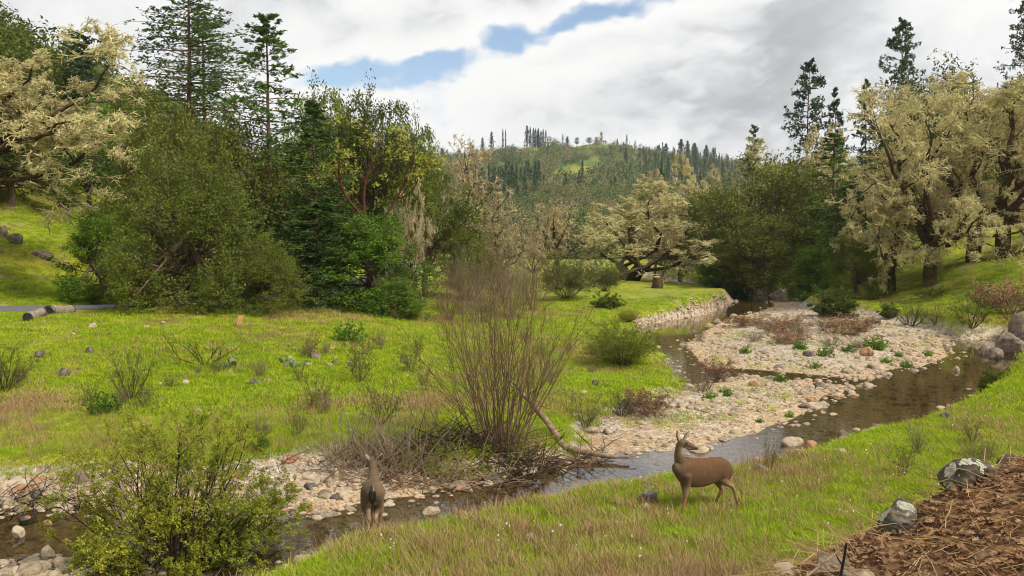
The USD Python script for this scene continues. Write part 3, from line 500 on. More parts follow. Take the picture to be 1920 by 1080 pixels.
def live_oak(key, seed, h=8.0, w=8.0, lf='oak_leaf', bark='bark', size=0.16, n_leaf=11, trunk=0.22, dense=1.0, skirt=0.12, flat=0.0, shoots=True, mid=0.36, ze=0.8):
    """A broad evergreen crown: limbs to leaf masses that fill a lumpy dome of height h and width w."""
    rg = np.random.default_rng(seed); h0 = h * skirt
    tp = stem([(0, 0, -0.4), (rg.normal(0, .15), rg.normal(0, .15), h * 0.18), (rg.normal(0, .35), rg.normal(0, .35), h * 0.42)], trunk * h / 8, trunk * h / 8 * 0.62, 7, seed, 0.03)
    # lumps: centres on an uneven dome
    nb = int(46 * dense); z = rg.uniform(0, 1, nb) ** ze; prof = np.sqrt(np.clip(1 - (np.abs(z - mid) / np.where(z < mid, 0.66, 1.02 - mid)) ** 2.2, 0.03, 1))
    th = np.arange(nb) * 2.39996 + rg.normal(0, 0.3, nb); rad = w / 2 * prof * rg.uniform(0.45, 0.92, nb)
    C = np.stack([rad * np.cos(th), rad * np.sin(th), h0 + z * (h - h0) * 0.93], 1)
    S = rg.uniform(0.10, 0.19, nb) * w
    # limbs run to the lumps
    b0 = tp[0][0, 3 + rg.integers(0, 4, nb)]
    mid = b0 * 0.5 + C * 0.5 + rg.normal(0, 0.05, (nb, 3)) * w + np.array([0, 0, -0.05 * h])
    u = np.linspace(0, 1, 6)[None, :, None]
    L = (1 - u) ** 2 * b0[:, None] + 2 * u * (1 - u) * mid[:, None] + u ** 2 * C[:, None]
    LR = np.full((nb, 1), 0.055 * h / 8) * np.linspace(1.3, 0.35, 6)
    tw, twr = fork(rg, L, LR, 9, S[:, None] * 1.15, (25, 80), 4, 0.25, 0.06, (0.55, 1.0), 0.5, 0.3, absolute=True)
    tw2, twr2 = fork(rg, tw, twr, 5, np.repeat(S, 9)[:, None] * 0.62, (25, 75), 3, 0.25, 0.02, (0.3, 1.0), 0.5, 0.3, absolute=True)
    cl = along(rg, tw2, n_leaf, 0.1, size * 0.8)
    part(key, 'trunk', tubes(*tp, 9), bark, True)
    part(key, 'limb', join([tubes(L, LR, 5), tubes(tw, twr, 3)]), bark)
    if shoots: part(key, 'twig', tubes(tw2[::3], twr2[::3], 3), 'olive_twig')
    part(key, 'crown', leaves(rg, cl, size, 0.6, flat=flat), lf)

def lichen_oak(key, seed, h=12.0, w=14.0, trunk=0.34, lean=0.0, boles=1, twig='lichen_twig', fine=1.0, low=0.28, droop=-0.05, thick=0.022, tuft=True, bark='mossy_bark', flatten=1.0):
    """A leafless valley oak, its crooked limbs dark with moss and its twigs furred with pale lichen."""
    rg = np.random.default_rng(seed); T = []
    for b in range(boles):
        a = rg.uniform(0, 2 * PI) if boles > 1 else 0; o = 0.5 * trunk * 2 * (boles > 1)
        x0, y0 = o * math.cos(a), o * math.sin(a); l = h * 0.13 * (boles > 1)
        T.append(stem([(x0, y0, -0.5), (x0 + math.cos(a) * l * .4 + lean * .3, y0 + math.sin(a) * l * .4, h * low * 0.5), (x0 + math.cos(a) * l + lean, y0 + math.sin(a) * l, h * low)], trunk, trunk * 0.8, 7, seed + b, 0.02))
    tp = (np.vstack([t[0] for t in T]), np.vstack([t[1] for t in T]))
    nl = max(3, 9 // boles); M = boles * nl
    base = np.repeat(tp[0][:, -1], nl, 0) - np.array([0, 0, 1.0]) * rg.uniform(0, 0.25, (M, 1)) * h * low
    th = np.arange(M) * 2.39996 + rg.normal(0, .25, M); el = rg.uniform(-0.12, 1.25, M) * flatten; el[::3] = rg.uniform(1.0, 1.45, len(el[::3]))
    reach = np.minimum(w / 2 * 0.86 / np.maximum(np.cos(el), 0.01), (h - h * low) * 0.86 / np.maximum(np.sin(el), 0.01)) * rg.uniform(0.75, 1.0, M)
    d = np.stack([np.cos(el) * np.cos(th), np.cos(el) * np.sin(th), np.sin(el)], 1)
    k = 11; P = np.empty((M, k, 3)); P[:, 0] = base; p = base.copy(); dd = d.copy()
    for s in range(1, k):
        dd = unit(dd + rg.normal(0, 0.27, (M, 3)) + (d - dd) * 0.35 + np.array([0, 0, 0.05])); p = p + dd * (reach / (k - 1))[:, None]; P[:, s] = p
    R = trunk * 0.55 * np.linspace(1, 0.16, k)[None] * rg.uniform(0.7, 1.05, (M, 1))
    B1, r1 = fork(rg, P, R, 8, 0.42, (30, 75), 8, 0.24, 0.05, (0.22, 1.0), 0.55, 0.22, 0.45)
    B2, r2 = fork(rg, B1, r1, 8, 0.50, (30, 75), 6, 0.24, 0.02 + droop * 0.3, (0.2, 1.0), 0.55, 0.3, 0.4, rmin=thick * 1.1)
    B3, r3 = fork(rg, B2, r2, int(8 * fine), 0.58, (30, 80), 4, 0.26, droop, (0.15, 1.0), 0.7, 0.5, 0.35, rmin=thick)
    for a_, b_ in zip(tp[0], tp[1]): part(key, 'trunk', tubes(a_[None], b_[None], 10), bark, True)
    part(key, 'limb', join([tubes(P, R, 7), tubes(B1, r1, 5)]), bark, True)
    part(key, 'twig', join([tubes(B2, r2, 4), tubes(B3, r3, 3)]), twig)
    if tuft:
        c = along(rg, B3, 3, 0.1, 0.06)
        part(key, 'lichen', leaves(rg, c, 0.24 * max(1.0, thick / 0.03), 0.13, droop=0.45), 'lichen_tuft' if twig == 'lichen_twig' else 'grey_tuft')

def fir(key, seed, h=18.0, w=7.0, bare=0.15, dens=1.0, gap=0.0, lf='fir_needle', size=0.32, trunk=0.2, droop=-0.04, open_top=True, dead=0.0):
    """A conifer: a straight bole and whorls of boughs carrying flat sprays of needles."""
    rg = np.random.default_rng(seed)
    P, R = stem([(0, 0, -0.5), (rg.normal(0, .1), rg.normal(0, .1), h * .5), (0, 0, h)], trunk, 0.02, 14, seed, 0.02)
    nw = int(h * 1.7 * dens); z = h * (bare + (0.985 - bare) * np.linspace(0, 1, nw)); nb = 6
    zz = np.repeat(z, nb) + rg.normal(0, 0.12, nw * nb); rel = (zz / h - bare) / (1 - bare); M = len(zz)
    L = w / 2 * 1.05 * np.clip(1 - rel, 0.015, 1) ** 0.62 * np.clip(0.55 + rel * 3.5, 0, 1) * rg.uniform(0.55, 1.15, M) + 0.12
    keep = rg.uniform(0, 1, M) > gap; L, zz, rel = L[keep], zz[keep], rel[keep]; M = len(L)
    th = np.arange(M) * 2.39996 + rg.normal(0, .4, M)
    d = np.stack([np.cos(th), np.sin(th), 0.45 * rel - 0.12 + rg.normal(0, .1, M)], 1); d = unit(d)
    k = 6; B = np.empty((M, k, 3)); zi = np.clip(zz / h, 0, 1) * 13; i = np.minimum(zi.astype(int), 12)
    p = P[0, i] * (1 - (zi - i))[:, None] + P[0, i + 1] * (zi - i)[:, None]; p[:, 2] = zz; B[:, 0] = p
    for s in range(1, k):
        d = unit(d + np.array([0, 0, droop + 0.05 * (s > 3)]) + rg.normal(0, .07, (M, 3))); p = p + d * (L / (k - 1))[:, None]; B[:, s] = p
    br = (0.012 + 0.012 * L)[:, None] * np.linspace(1, 0.3, k)
    S, sr = fork(rg, B, br, 10, 0.34, (35, 65), 3, 0.12, -0.05, (0.15, 1.0), 0.5, 0.4, 0.6)
    c = np.vstack([along(rg, S, 6, 0.15, size * 0.2), along(rg, B, 6, 0.3, size * 0.2)])
    part(key, 'trunk', tubes(P, R, 8), 'bark' if not dead else 'pale_bark', True)
    part(key, 'bough', tubes(B, br, 3), 'bark')
    part(key, 'needles', leaves(rg, c, size, 0.36, droop=0.15, flat=0.45), lf)

def shrub(key, seed, h=2.0, w=2.6, n=26, lf='brush_leaf', twig='dark_twig', size=0.05, n_leaf=14, r0=0.016, up=0.05, spread=0.9, lv=3, low=0.0, leaf_from=0.35, kids=(7, 6), wob=0.12, ln=1.0, foot=0.06):
    """Many stems from one crown of roots, forking to leafy (or bare) twigs."""
    rg = np.random.default_rng(seed)
    th = np.arange(n) * 2.39996; e = np.sqrt((np.arange(n) + 0.5) / n) * spread
    d = unit(np.stack([np.sin(e) * np.cos(th), np.sin(e) * np.sin(th), np.cos(e) + low], 1))
    k = 7; L = np.minimum(w / 2 / np.maximum(np.hypot(d[:, 0], d[:, 1]), 0.02), h / np.maximum(d[:, 2], 0.05)) * rg.uniform(0.62, 0.98, n) * ln
    P = np.empty((n, k, 3)); p = d / max(math.sin(spread), .1) * np.array([foot, foot, 0]) * w * rg.uniform(.4, 1.2, (n, 1)); p[:, 2] = -0.08; P[:, 0] = p
    for s in range(1, k):
        d = unit(d + rg.normal(0, wob, (n, 3)) + np.array([0, 0, up])); p = p + d * (L / (k - 1))[:, None]; P[:, s] = p
    R = r0 * np.linspace(1, 0.35, k)[None] * rg.uniform(0.6, 1.2, (n, 1))
    A, ra = fork(rg, P, R, kids[0], 0.42, (15, 50), 5, 0.14, up, (0.25, 1.0), 0.6, 0.35, 0.5)
    ms = [tubes(P, R, 4), tubes(A, ra, 3)]; last = A
    if lv > 2:
        B, rb = fork(rg, A, ra, kids[1], 0.5, (15, 55), 4, 0.15, up, (0.25, 1.0), 0.7, 0.4, 0.4, rmin=r0 * 0.12)
        ms.append(tubes(B, rb, 3)); last = B
    part(key, 'stems', join(ms), twig)
    if n_leaf: part(key, 'foliage', leaves(rg, along(rg, last, n_leaf, leaf_from, size * 0.5), size, 0.5), lf)
# ---------------------------------------------------------------- finding the ground
A0, DA, NF = math.radians(-41), math.radians(0.2), int(np.sum(ang < math.radians(41.05)))
ZG = verts[:, 2].reshape(NA, NR); TONE = tone.reshape(NA, NR, 3); LR_ = np.arange(NR)
def gi(x, y):
    x, y = np.atleast_1d(np.asarray(x, float)), np.atleast_1d(np.asarray(y, float))
    a, r = np.arctan2(x, y), np.hypot(x, y)
    return [np.clip((a - A0) / DA, 0, NF - 1.001), np.interp(r, rr, LR_)]
def field(F, x, y):
    o = map_coordinates(F, gi(x, y), order=1)
    return o if np.ndim(x) else float(o[0])
def ground(x, y): return field(ZG, x, y)
def hit(u, v, far=1400):
    """Where a pixel's sight line first meets the ground."""
    d = ray(u, v); y = np.geomspace(3.0, far, 1500); p = EYE + d * (y / d[1])[:, None]
    g = ground(p[:, 0], p[:, 1]); b = np.nonzero(p[:, 2] < g)[0]
    if not len(b): return None
    k = b[0]
    if k == 0: return p[0]
    h0, h1 = p[k - 1, 2] - g[k - 1], g[k] - p[k, 2]; w = h0 / max(h0 + h1, 1e-9)
    q = p[k - 1] * (1 - w) + p[k] * w; q[2] = float(ground(q[0], q[1])); return q
def stand(u, y):
    x = (u - 960) / FPX * y * 1.0; return np.array([x, y, float(ground(x, y))])
ORD = ['leftmost', 'second from left', 'third from left', 'fourth from left', 'fifth from left', 'sixth from left', 'seventh from left', 'eighth from left', 'ninth from left', 'tenth from left', 'eleventh from left', 'twelfth from left', 'thirteenth from left', 'fourteenth from left', 'fifteenth from left', 'sixteenth from left', 'seventeenth from left', 'eighteenth from left', 'nineteenth from left', 'rightmost']
PH = {}
def tell_apart(made):
    """made: (label, u, prim). Where several labels read alike, tell them by their order in the row."""
    for lb in sorted({m[0] for m in made}):
        row = sorted((m for m in made if m[0] == lb), key=lambda m: m[1])
        for q, m in enumerate(row): m[2].SetCustomDataByKey('label', lb if len(row) == 1 else f'{lb}, {ORD[min(q, 18)] if q < len(row) - 1 else "rightmost"}')
def plant(key, name, label, cat, u, y, vtop, wpx=None, rz=None, group=None, sink=0.0, base=None, tilt=(0, 0)):
    """A tree or shrub of kind key standing at depth y behind pixel column u, as tall as reaches pixel row vtop and wpx wide."""
    p = stand(u, y) if base is None else hit(*base)
    h, w = PH[key]; yy = p[1]
    sz = (at(u, vtop, yy)[2] - p[2]) / h
    sx = sz if wpx is None else wpx * yy / FPX / w
    if rz is None: rz = (u * 12.9898 + y * 78.233) % 6.283
    return from_proto(key, name, label, cat, p - [0, 0, sink], rz, (sx, sx, sz), group, tilt)
def mk(fn, key, h, w, *a, **k):
    fn(key, *a, h=h, w=w, **k); measure(key)
def measure(key):
    # the size a plant really grew to
    V = np.vstack([np.array(UsdGeom.Mesh(c).GetPointsAttr().Get()) for c in PROTO[key].GetAllChildren()])
    lo, hi = np.percentile(V, [0.7, 99.3], 0); PH[key] = (float(np.percentile(V[:, 2], 99.8)), float(((hi - lo)[0] + (hi - lo)[1]) / 2))
for k_ in ('oak_a', 'oak_b', 'oak_c', 'scrub_a', 'scrub_b', 'far_oak_a', 'far_oak_b', 'far_scrub', 'bay', 'lich_a', 'lich_b', 'lich_c', 'lich_far', 'lich_grey', 'lich_snag', 'fir_a', 'fir_b', 'fir_c', 'fir_tall', 'fir_far', 'fir_far_b', 'brush', 'brush_b', 'greenbush', 'willow_y',
           'willow_big', 'willow_bare', 'willow_bare_b', 'bare_a', 'bare_b', 'bare_dark', 'reedy', 'red_dead', 'weed', 'skyfir', 'skypole', 'skyoak', 'sapling', 'madrone'): proto(k_)
mk(live_oak, 'oak_a', 9.0, 9.0, 1, size=0.15, n_leaf=12)
mk(live_oak, 'oak_b', 9.0, 8.0, 2, size=0.15, n_leaf=11, dense=0.9, skirt=0.25)
mk(live_oak, 'oak_c', 8.0, 8.0, 3, size=0.105, n_leaf=17, dense=1.4, skirt=-0.03, lf='oak_leaf', mid=0.15, ze=1.35)
mk(live_oak, 'scrub_a', 8.0, 9.0, 4, lf='scrub_leaf', size=0.17, n_leaf=10, skirt=0.15, bark='pale_bark', shoots=True)
mk(live_oak, 'scrub_b', 8.5, 8.0, 5, lf='scrub_leaf', size=0.17, n_leaf=9, skirt=0.2)
mk(live_oak, 'far_oak_a', 9.0, 8.5, 6, size=0.24, n_leaf=5, dense=0.8, skirt=0.15, shoots=False)
mk(live_oak, 'far_oak_b', 9.0, 7.5, 7, size=0.24, n_leaf=5, dense=0.8, skirt=0.1, lf='green_leaf', shoots=False)
mk(live_oak, 'far_scrub', 8.0, 8.5, 8, size=0.24, n_leaf=4, dense=0.8, skirt=0.15, lf='scrub_leaf', bark='pale_bark')
mk(live_oak, 'bay', 6.0, 5.0, 9, size=0.11, n_leaf=13, lf='green_leaf', skirt=0.02, dense=0.9, mid=0.18, ze=1.3, shoots=False)
mk(lichen_oak, 'lich_a', 12.0, 15.0, 21, low=0.22, boles=1, trunk=0.36, flatten=0.9, fine=0.88)
mk(lichen_oak, 'lich_b', 12.0, 15.0, 22, low=0.46, boles=1, trunk=0.33, lean=0.8, flatten=0.75)
mk(lichen_oak, 'lich_c', 10.5, 20.0, 23, low=0.16, boles=3, trunk=0.40, thick=0.034, flatten=0.75, fine=1.0)
mk(lichen_oak, 'lich_far', 10.0, 10.0, 24, low=0.22, trunk=0.26, fine=0.7, thick=0.045)
mk(lichen_oak, 'lich_grey', 9.0, 10.0, 25, low=0.2, trunk=0.26, fine=0.55, thick=0.028, twig='grey_lichen')
mk(lichen_oak, 'lich_snag', 9.0, 7.0, 26, low=0.35, trunk=0.28, fine=0.26, thick=0.028, twig='grey_lichen', lean=0.8)
mk(fir, 'fir_a', 18.0, 9.5, 31, bare=0.04, size=0.24, gap=0.2, dens=1.0)
mk(fir, 'fir_b', 9.0, 6.5, 32, bare=0.02, size=0.25, dens=1.6, trunk=0.13, droop=-0.07)
mk(fir, 'fir_c', 16.0, 7.5, 33, bare=0.06, size=0.24, gap=0.25, dens=1.1)
mk(fir, 'fir_tall', 24.0, 9.5, 34, bare=0.45, size=0.24, gap=0.45, dens=1.0, trunk=0.24)
mk(fir, 'fir_far', 15.0, 7.5, 35, bare=0.08, size=0.34, dens=1.0, gap=0.3, lf='far_fir', trunk=0.16)
mk(fir, 'fir_far_b', 14.0, 10.0, 36, bare=0.10, size=0.32, dens=1.1, gap=0.35, lf='far_fir', trunk=0.18)
mk(shrub, 'brush', 2.2, 3.1, 41, n=60, n_leaf=16, size=0.036, r0=0.016, spread=1.36, lf='brush_leaf', leaf_from=0.5, kids=(10, 7), wob=0.13)
mk(shrub, 'brush_b', 1.6, 2.3, 42, n=80, n_leaf=6, size=0.042, r0=0.008, spread=1.05, lf='brush_leaf', twig='olive_twig', kids=(7, 6), leaf_from=0.4, wob=0.05)
mk(shrub, 'greenbush', 1.6, 2.0, 43, n=34, n_leaf=12, size=0.08, r0=0.014, spread=1.25, lf='oak_leaf', twig='dark_twig', kids=(6, 5))
mk(shrub, 'willow_y', 3.3, 3.6, 44, n=60, n_leaf=8, size=0.09, r0=0.014, spread=0.85, lf='willow_leaf', twig='bare_twig', kids=(6, 6), wob=0.05)
mk(shrub, 'willow_big', 4.4, 3.6, 45, n=64, n_leaf=0, r0=0.017, spread=0.6, foot=0.26, twig='bare_twig', kids=(9, 6), wob=0.085, up=0.045, low=0.2)
mk(shrub, 'willow_bare', 3.6, 3.0, 46, n=40, n_leaf=0, r0=0.016, spread=0.5, foot=0.2, twig='red_twig', kids=(8, 6), wob=0.06, up=0.03)
mk(shrub, 'willow_bare_b', 3.2, 3.4, 47, n=30, n_leaf=0, r0=0.018, spread=0.7, twig='bare_twig', kids=(8, 6), wob=0.08, up=0.03)
mk(shrub, 'bare_a', 1.3, 2.6, 48, n=12, n_leaf=0, r0=0.016, spread=1.15, twig='dark_twig', kids=(6, 5), wob=0.14)
mk(shrub, 'bare_b', 1.0, 0.9, 49, n=14, n_leaf=3, size=0.04, r0=0.010, spread=0.7, lf='willow_leaf', twig='bare_twig', kids=(6, 4), wob=0.10)
mk(shrub, 'bare_dark', 1.5, 2.0, 50, n=24, n_leaf=3, size=0.05, r0=0.014, spread=1.0, lf='willow_leaf', twig='dark_twig', kids=(6, 5), wob=0.10)
mk(shrub, 'reedy', 0.9, 1.2, 51, n=40, n_leaf=0, r0=0.007, spread=0.7, twig='red_twig', kids=(6, 4), wob=0.07)
mk(shrub, 'red_dead', 0.9, 1.6, 52, n=34, n_leaf=6, size=0.05, r0=0.008, spread=1.1, lf='litter_leaf', twig='red_twig', kids=(6, 4), wob=0.10)
mk(shrub, 'weed', 0.30, 0.5, 53, n=22, n_leaf=8, size=0.06, r0=0.004, spread=1.2, lv=2, lf='green_leaf', twig='willow_leaf', kids=(5, 3))
mk(shrub, 'sapling', 1.1, 0.8, 54, n=10, n_leaf=6, size=0.05, r0=0.008, spread=0.6, lf='green_leaf', twig='dark_twig', kids=(6, 4), wob=0.08)

def madrone(key, seed):
    rg = np.random.default_rng(seed)
    T = [stem([(0, 0, -.3), (0.1, 0, 2.2), (-0.15, .1, 4.4), (0.2, 0, 6.4)], 0.10, 0.045, 12), stem([(0.05, 0, 2.6), (0.7, .2, 4.2), (1.4, .1, 5.6), (1.7, 0, 6.8)], 0.06, 0.03, 10), stem([(-.1, 0, 4.0), (-0.9, .1, 5.2), (-1.0, 0, 6.6)], 0.06, 0.03, 8), stem([(1.0, .2, 4.8), (1.6, .3, 5.2), (1.9, .2, 6.1)], 0.035, 0.02, 8)]
    for P, R in T: part(key, 'trunk', tubes(P, R, 8), 'red_bark', True)
    A, ra = map(np.vstack, zip(*[fork(rg, P, R, 9, 0.34, (25, 70), 5, 0.2, 0.12, (0.45, 1.0), 0.5, 0.4) for P, R in T]))
    B, rb = fork(rg, A, ra, 4, 0.5, (25, 60), 3, 0.2, 0.1, (0.5, 1.0), 0.6, 0.5)
    part(key, 'limb', join([tubes(A, ra, 4), tubes(B, rb, 3)]), 'red_bark')
    tips = B[rg.uniform(0, 1, len(B)) < 0.55, -1]
    c = (tips[:, None] + rg.normal(0, 0.10, (len(tips), 16, 3))).reshape(-1, 3)
    part(key, 'foliage', leaves(rg, c, 0.15, 0.5), 'yellow_leaf')
madrone('madrone', 61); measure('madrone')

def far_tree(key, seed, kind):
    rg = np.random.default_rng(seed)
    if kind == 'fir':      # a whole far conifer, 20 m
        n = 340; z = rg.uniform(0.12, 1, n) ** 0.9; r = 3.0 * (1 - z) ** 0.75 * rg.uniform(0.1, 1, n) * (0.7 + 0.6 * np.sin(z * 40) ** 2); m = 'far_fir'; H = 20
    elif kind == 'pole':   # a tall narrow conifer clad to the ground, 26 m
        n = 620; z = rg.uniform(0.02, 1, n); r = 2.3 * (1 - z ** 5) * rg.uniform(0.2, 1, n); m = 'clump_fir'; H = 26
    else:                  # a thin round-headed tree, 14 m
        n = 260; z = rg.uniform(0.38, 1, n); r = 3.0 * np.sqrt(np.clip(1 - ((z - .68) / .33) ** 2, 0, 1)) * rg.uniform(0.2, 1, n); m = 'hill_leaf'; H = 14
    th = rg.uniform(0, 2 * PI, n)
    part(key, 'trunk', tubes(*stem([(0, 0, -1), (0, 0, H * 0.95)], 0.32, 0.10, 4), 5), 'bark')
    part(key, 'crown', leaves(rg, np.stack([r * np.cos(th), r * np.sin(th), z * H], 1), 1.15, 0.55, flat=0.4), m)
    PH[key] = (H, 6)
far_tree('skyfir', 71, 'fir'); far_tree('skypole', 72, 'pole'); far_tree('skyoak', 73, 'oak')
# ---------------------------------------------------------------- named trees of the left side
plant('oak_c', 'live_oak', 'wide dark olive live oak bushy to the ground, the bulkiest plant on the left', 'tree', 350, 41.5, 262, 290)
plant('oak_c', 'live_oak', 'bronze-tinged scrubby oak crowding the right foot of the bulky dark live oak', 'tree', 480, 40.5, 440, 190, rz=2.0)
plant('bay', 'dark_shrub', 'dark green rounded shrub on the grass slope left of the bulky live oak', 'shrub', 195, 46, 395, 150, rz=1)
plant('fir_a', 'fir_tree', 'broad green fir whose thin open leader rises above the wood, left of centre-left skyline', 'tree', 505, 50, 28, 265)
plant('fir_tall', 'fir_tree', 'tall sparse fir with bare upper trunk running out of the top of the picture', 'tree', 365, 60, -75, 250)
plant('fir_tall', 'fir_tree', 'slim dark fir trunk just right of the tall sparse fir', 'tree', 385, 66, 15, 170, rz=2)
plant('fir_b', 'fir_tree', 'bright green low fir with drooping boughs over the grass bank', 'tree', 600, 44, 372, 230)
plant('fir_c', 'fir_tree', 'bushy green fir between the leader-topped fir and the red-stemmed tree', 'tree', 590, 52, 190, 210)
plant('madrone', 'madrone_tree', 'red-stemmed tree with yellow-green leaf rosettes beside the green fir', 'tree', 690, 45.5, 222, 200, rz=0.0)
plant('bay', 'bay_tree', 'glossy green bushy tree around the foot of the red-stemmed tree', 'tree', 700, 44.5, 400, 200, rz=2)
plant('bay', 'dark_shrub', 'dark leafy shrub drooping over the bank right of the low fir', 'shrub', 735, 43.5, 520, 110, rz=4)
plant('oak_b', 'live_oak', 'loose-topped live oak against the clouds above the red-stemmed tree', 'tree', 705, 58, 172, 190)
plant('oak_b', 'live_oak', 'live oak with ragged top left of the loose-topped oak on the skyline', 'tree', 630, 60, 158, 200, rz=3)
plant('oak_b', 'live_oak', 'small skyline live oak at the right end of the left wood', 'tree', 778, 62, 222, 110, rz=5)
plant('oak_a', 'live_oak', 'dense dark live oak closing the left wood towards the valley', 'tree', 800, 56, 300, 200, rz=1.3)
plant('oak_a', 'live_oak', 'shaded live oak deep behind the low green fir', 'tree', 560, 57, 240, 240, rz=3.3)
plant('scrub_a', 'scrub_oak', 'grey-green scrub oak behind the bulky live oak', 'tree', 430, 50, 210, 230, rz=0.3)
plant('scrub_b', 'scrub_oak', 'olive scrub oak under the tall sparse fir', 'tree', 300, 54, 190, 210, rz=1.3)
plant('lich_grey', 'lichen_shrub_tree', 'small dead tree of pale drooping branches right of the red-stemmed tree', 'tree', 765, 47.5, 330, 105)
plant('lich_snag', 'lichen_oak', 'gnarled thick-limbed snag at the right edge of the left wood', 'tree', 862, 70, 252, 150, rz=0.5)
plant('lich_grey', 'lichen_oak', 'small reddish-grey bare oak with dark crooked limbs above the willow thicket', 'tree', 935, 72, 368, 130, rz=1.5)
plant('lich_grey', 'lichen_oak', 'low bare oak just right of the reddish-grey bare oak', 'tree', 1000, 84, 425, 80, rz=4.5)
plant('lich_b', 'lichen_oak', 'big pale lichen-covered bare oak leaning in from the left edge', 'tree', -90, 45, 45, 570, rz=0.4)
plant('oak_a', 'live_oak', 'dark live oak behind the pale lichen oak at the left edge', 'tree', 20, 58, 190, 260, rz=5)
# right side
plant('lich_a', 'lichen_oak', 'golden lichen oak with the left trunk of the three on the right slope', 'tree', 1745, 64.0, 170, 400, rz=2.2)
plant('lich_a', 'lichen_oak', 'golden lichen oak with the middle trunk of the three on the right slope', 'tree', 1825, 65.5, 122, 420, rz=0.4)
plant('lich_a', 'lichen_oak', 'golden lichen oak with the right trunk of the three, cut by the right edge', 'tree', 1880, 64.0, 138, 440, rz=3.6)
plant('lich_a', 'lichen_oak', 'low drooping golden lichen oak left of the three trunks on the right slope', 'tree', 1672, 66, 262, 250, rz=5.2)
plant('fir_b', 'fir_tree', 'dark shaded fir just left of the golden lichen oaks', 'tree', 1600, 74, 330, 130)
plant('fir_c', 'fir_tree', 'deep green fir left of the golden oaks, taller of the shaded pair', 'tree', 1560, 80, 250, 140, rz=2)
plant('scrub_a', 'scrub_oak', 'big grey-olive scrub oak at the foot of the right wood', 'tree', 1445, 86, 288, 230, rz=2.7)
plant('scrub_b', 'scrub_oak', 'lower grey-green scrub oak beside the bright green bush', 'tree', 1420, 80, 395, 140, rz=4.4)
plant('bay', 'green_tree', 'bright green leafy young tree at the creek bend under the right wood', 'tree', 1368, 86, 418, 92, rz=1)
plant('bay', 'green_shrub', 'green bush at the water side below the bright green young tree', 'shrub', 1345, 84, 485, 80, rz=3)
plant('oak_a', 'live_oak', 'dark live oak behind the bright green young tree', 'tree', 1325, 98, 345, 120, rz=3)
plant('oak_c', 'live_oak', 'rounded dark olive oak bush under the lichen oaks on the right bank', 'tree', 1605, 66, 440, 110, rz=2)
plant('bay', 'dark_shrub', 'dark shrub at the foot of the deep green firs', 'shrub', 1530, 76, 460, 110, rz=5)
plant('lich_far', 'lichen_oak', 'pale lichen oak high on the right slope above the dark live oak', 'tree', 1335, 118, 285, 140)
plant('lich_far', 'lichen_oak', 'pale lichen oak left of the one above the dark live oak', 'tree', 1275, 126, 318, 120, rz=2)
plant('fir_far_b', 'fir_tree', 'spreading skyline fir above the grey-olive scrub oak, full of mistletoe', 'tree', 1512, 104, 112, 125)
plant('fir_far_b', 'fir_tree', 'broad pointed fir on the right skyline above the golden oaks', 'tree', 1682, 104, 34, 130, rz=2)
plant('fir_far', 'fir_tree', 'small pointed fir on the skyline where the right wood begins', 'tree', 1410, 122, 235, 60)
plant('fir_far', 'fir_tree', 'little fir left of the broad pointed skyline fir', 'tree', 1618, 108, 150, 70, rz=2)
plant('fir_far_b', 'fir_tree', 'fir cut by the upper right corner', 'tree', 1915, 96, -30, 110, rz=4)
plant('fir_far', 'fir_tree', 'thin fir standing right behind the mistletoe fir', 'tree', 1560, 110, 165, 60, rz=3)
plant('lich_far', 'lichen_oak', 'pale lichen oak below the mistletoe fir on the right slope', 'tree', 1545, 96, 225, 150, rz=1)
plant('lich_far', 'lichen_oak', 'tan lichen oak above the grey-olive scrub oak', 'tree', 1480, 102, 262, 130, rz=3)
plant('oak_a', 'live_oak', 'dark live oak rising behind the three golden oaks', 'tree', 1760, 84, 120, 260, rz=1)
# centre
plant('lich_c', 'lichen_oak', 'spreading many-limbed lichen oak in the middle of the valley', 'tree', 1178, 94, 342, 400, rz=0.9)
plant('lich_grey', 'lichen_oak', 'grey bare oak behind the right side of the spreading valley oak', 'tree', 1275, 104, 372, 140, rz=2)
plant('lich_snag', 'lichen_oak', 'bent bare oak left of the spreading valley oak', 'tree', 1050, 92, 372, 100, rz=3.4)
plant('far_scrub', 'scrub_oak', 'olive oak behind the crown of the spreading valley oak', 'tree', 1225, 128, 340, 110)
plant('fir_b', 'young_fir', 'light green pointed young fir above the spreading valley oak', 'tree', 1238, 150, 308, 30)
plant('willow_y', 'willow', 'rounded yellow-green willow left of the spreading oak', 'shrub', 1062, 62, 468, 115)
plant('willow_y', 'willow', 'smaller yellow-green willow nearer the spreading oak', 'shrub', 1135, 70, 485, 66, rz=2)
plant('willow_y', 'willow', 'dull green willow behind the tall bare thicket', 'shrub', 880, 60, 430, 110, rz=4)
for k, (u, y, vt, wp, ky) in enumerate([(865, 50, 442, 110, 'willow_bare'), (915, 53, 455, 110, 'willow_bare_b'), (960, 51, 448, 105, 'willow_bare'), (1000, 55, 470, 90, 'willow_bare_b'), (840, 46, 470, 90, 'willow_bare_b'), (900, 46, 500, 110, 'willow_bare'), (985, 58, 462, 80, 'willow_bare'), (940, 60, 440, 90, 'willow_bare')]):
    plant(ky, 'bare_willow', f'reddish bare willow in the thicket behind the tall willow clump, {ORD[sorted([865, 915, 960, 1000, 840, 900, 985, 940]).index(u)]}', 'shrub', u, y, vt, wp, group='bare willows of the middle thicket')
plant('willow_big', 'bare_willow', 'tall clump of bare grey-brown willow stems by the creek, the largest in the meadow', 'shrub', 938, 20.4, 480, 330)
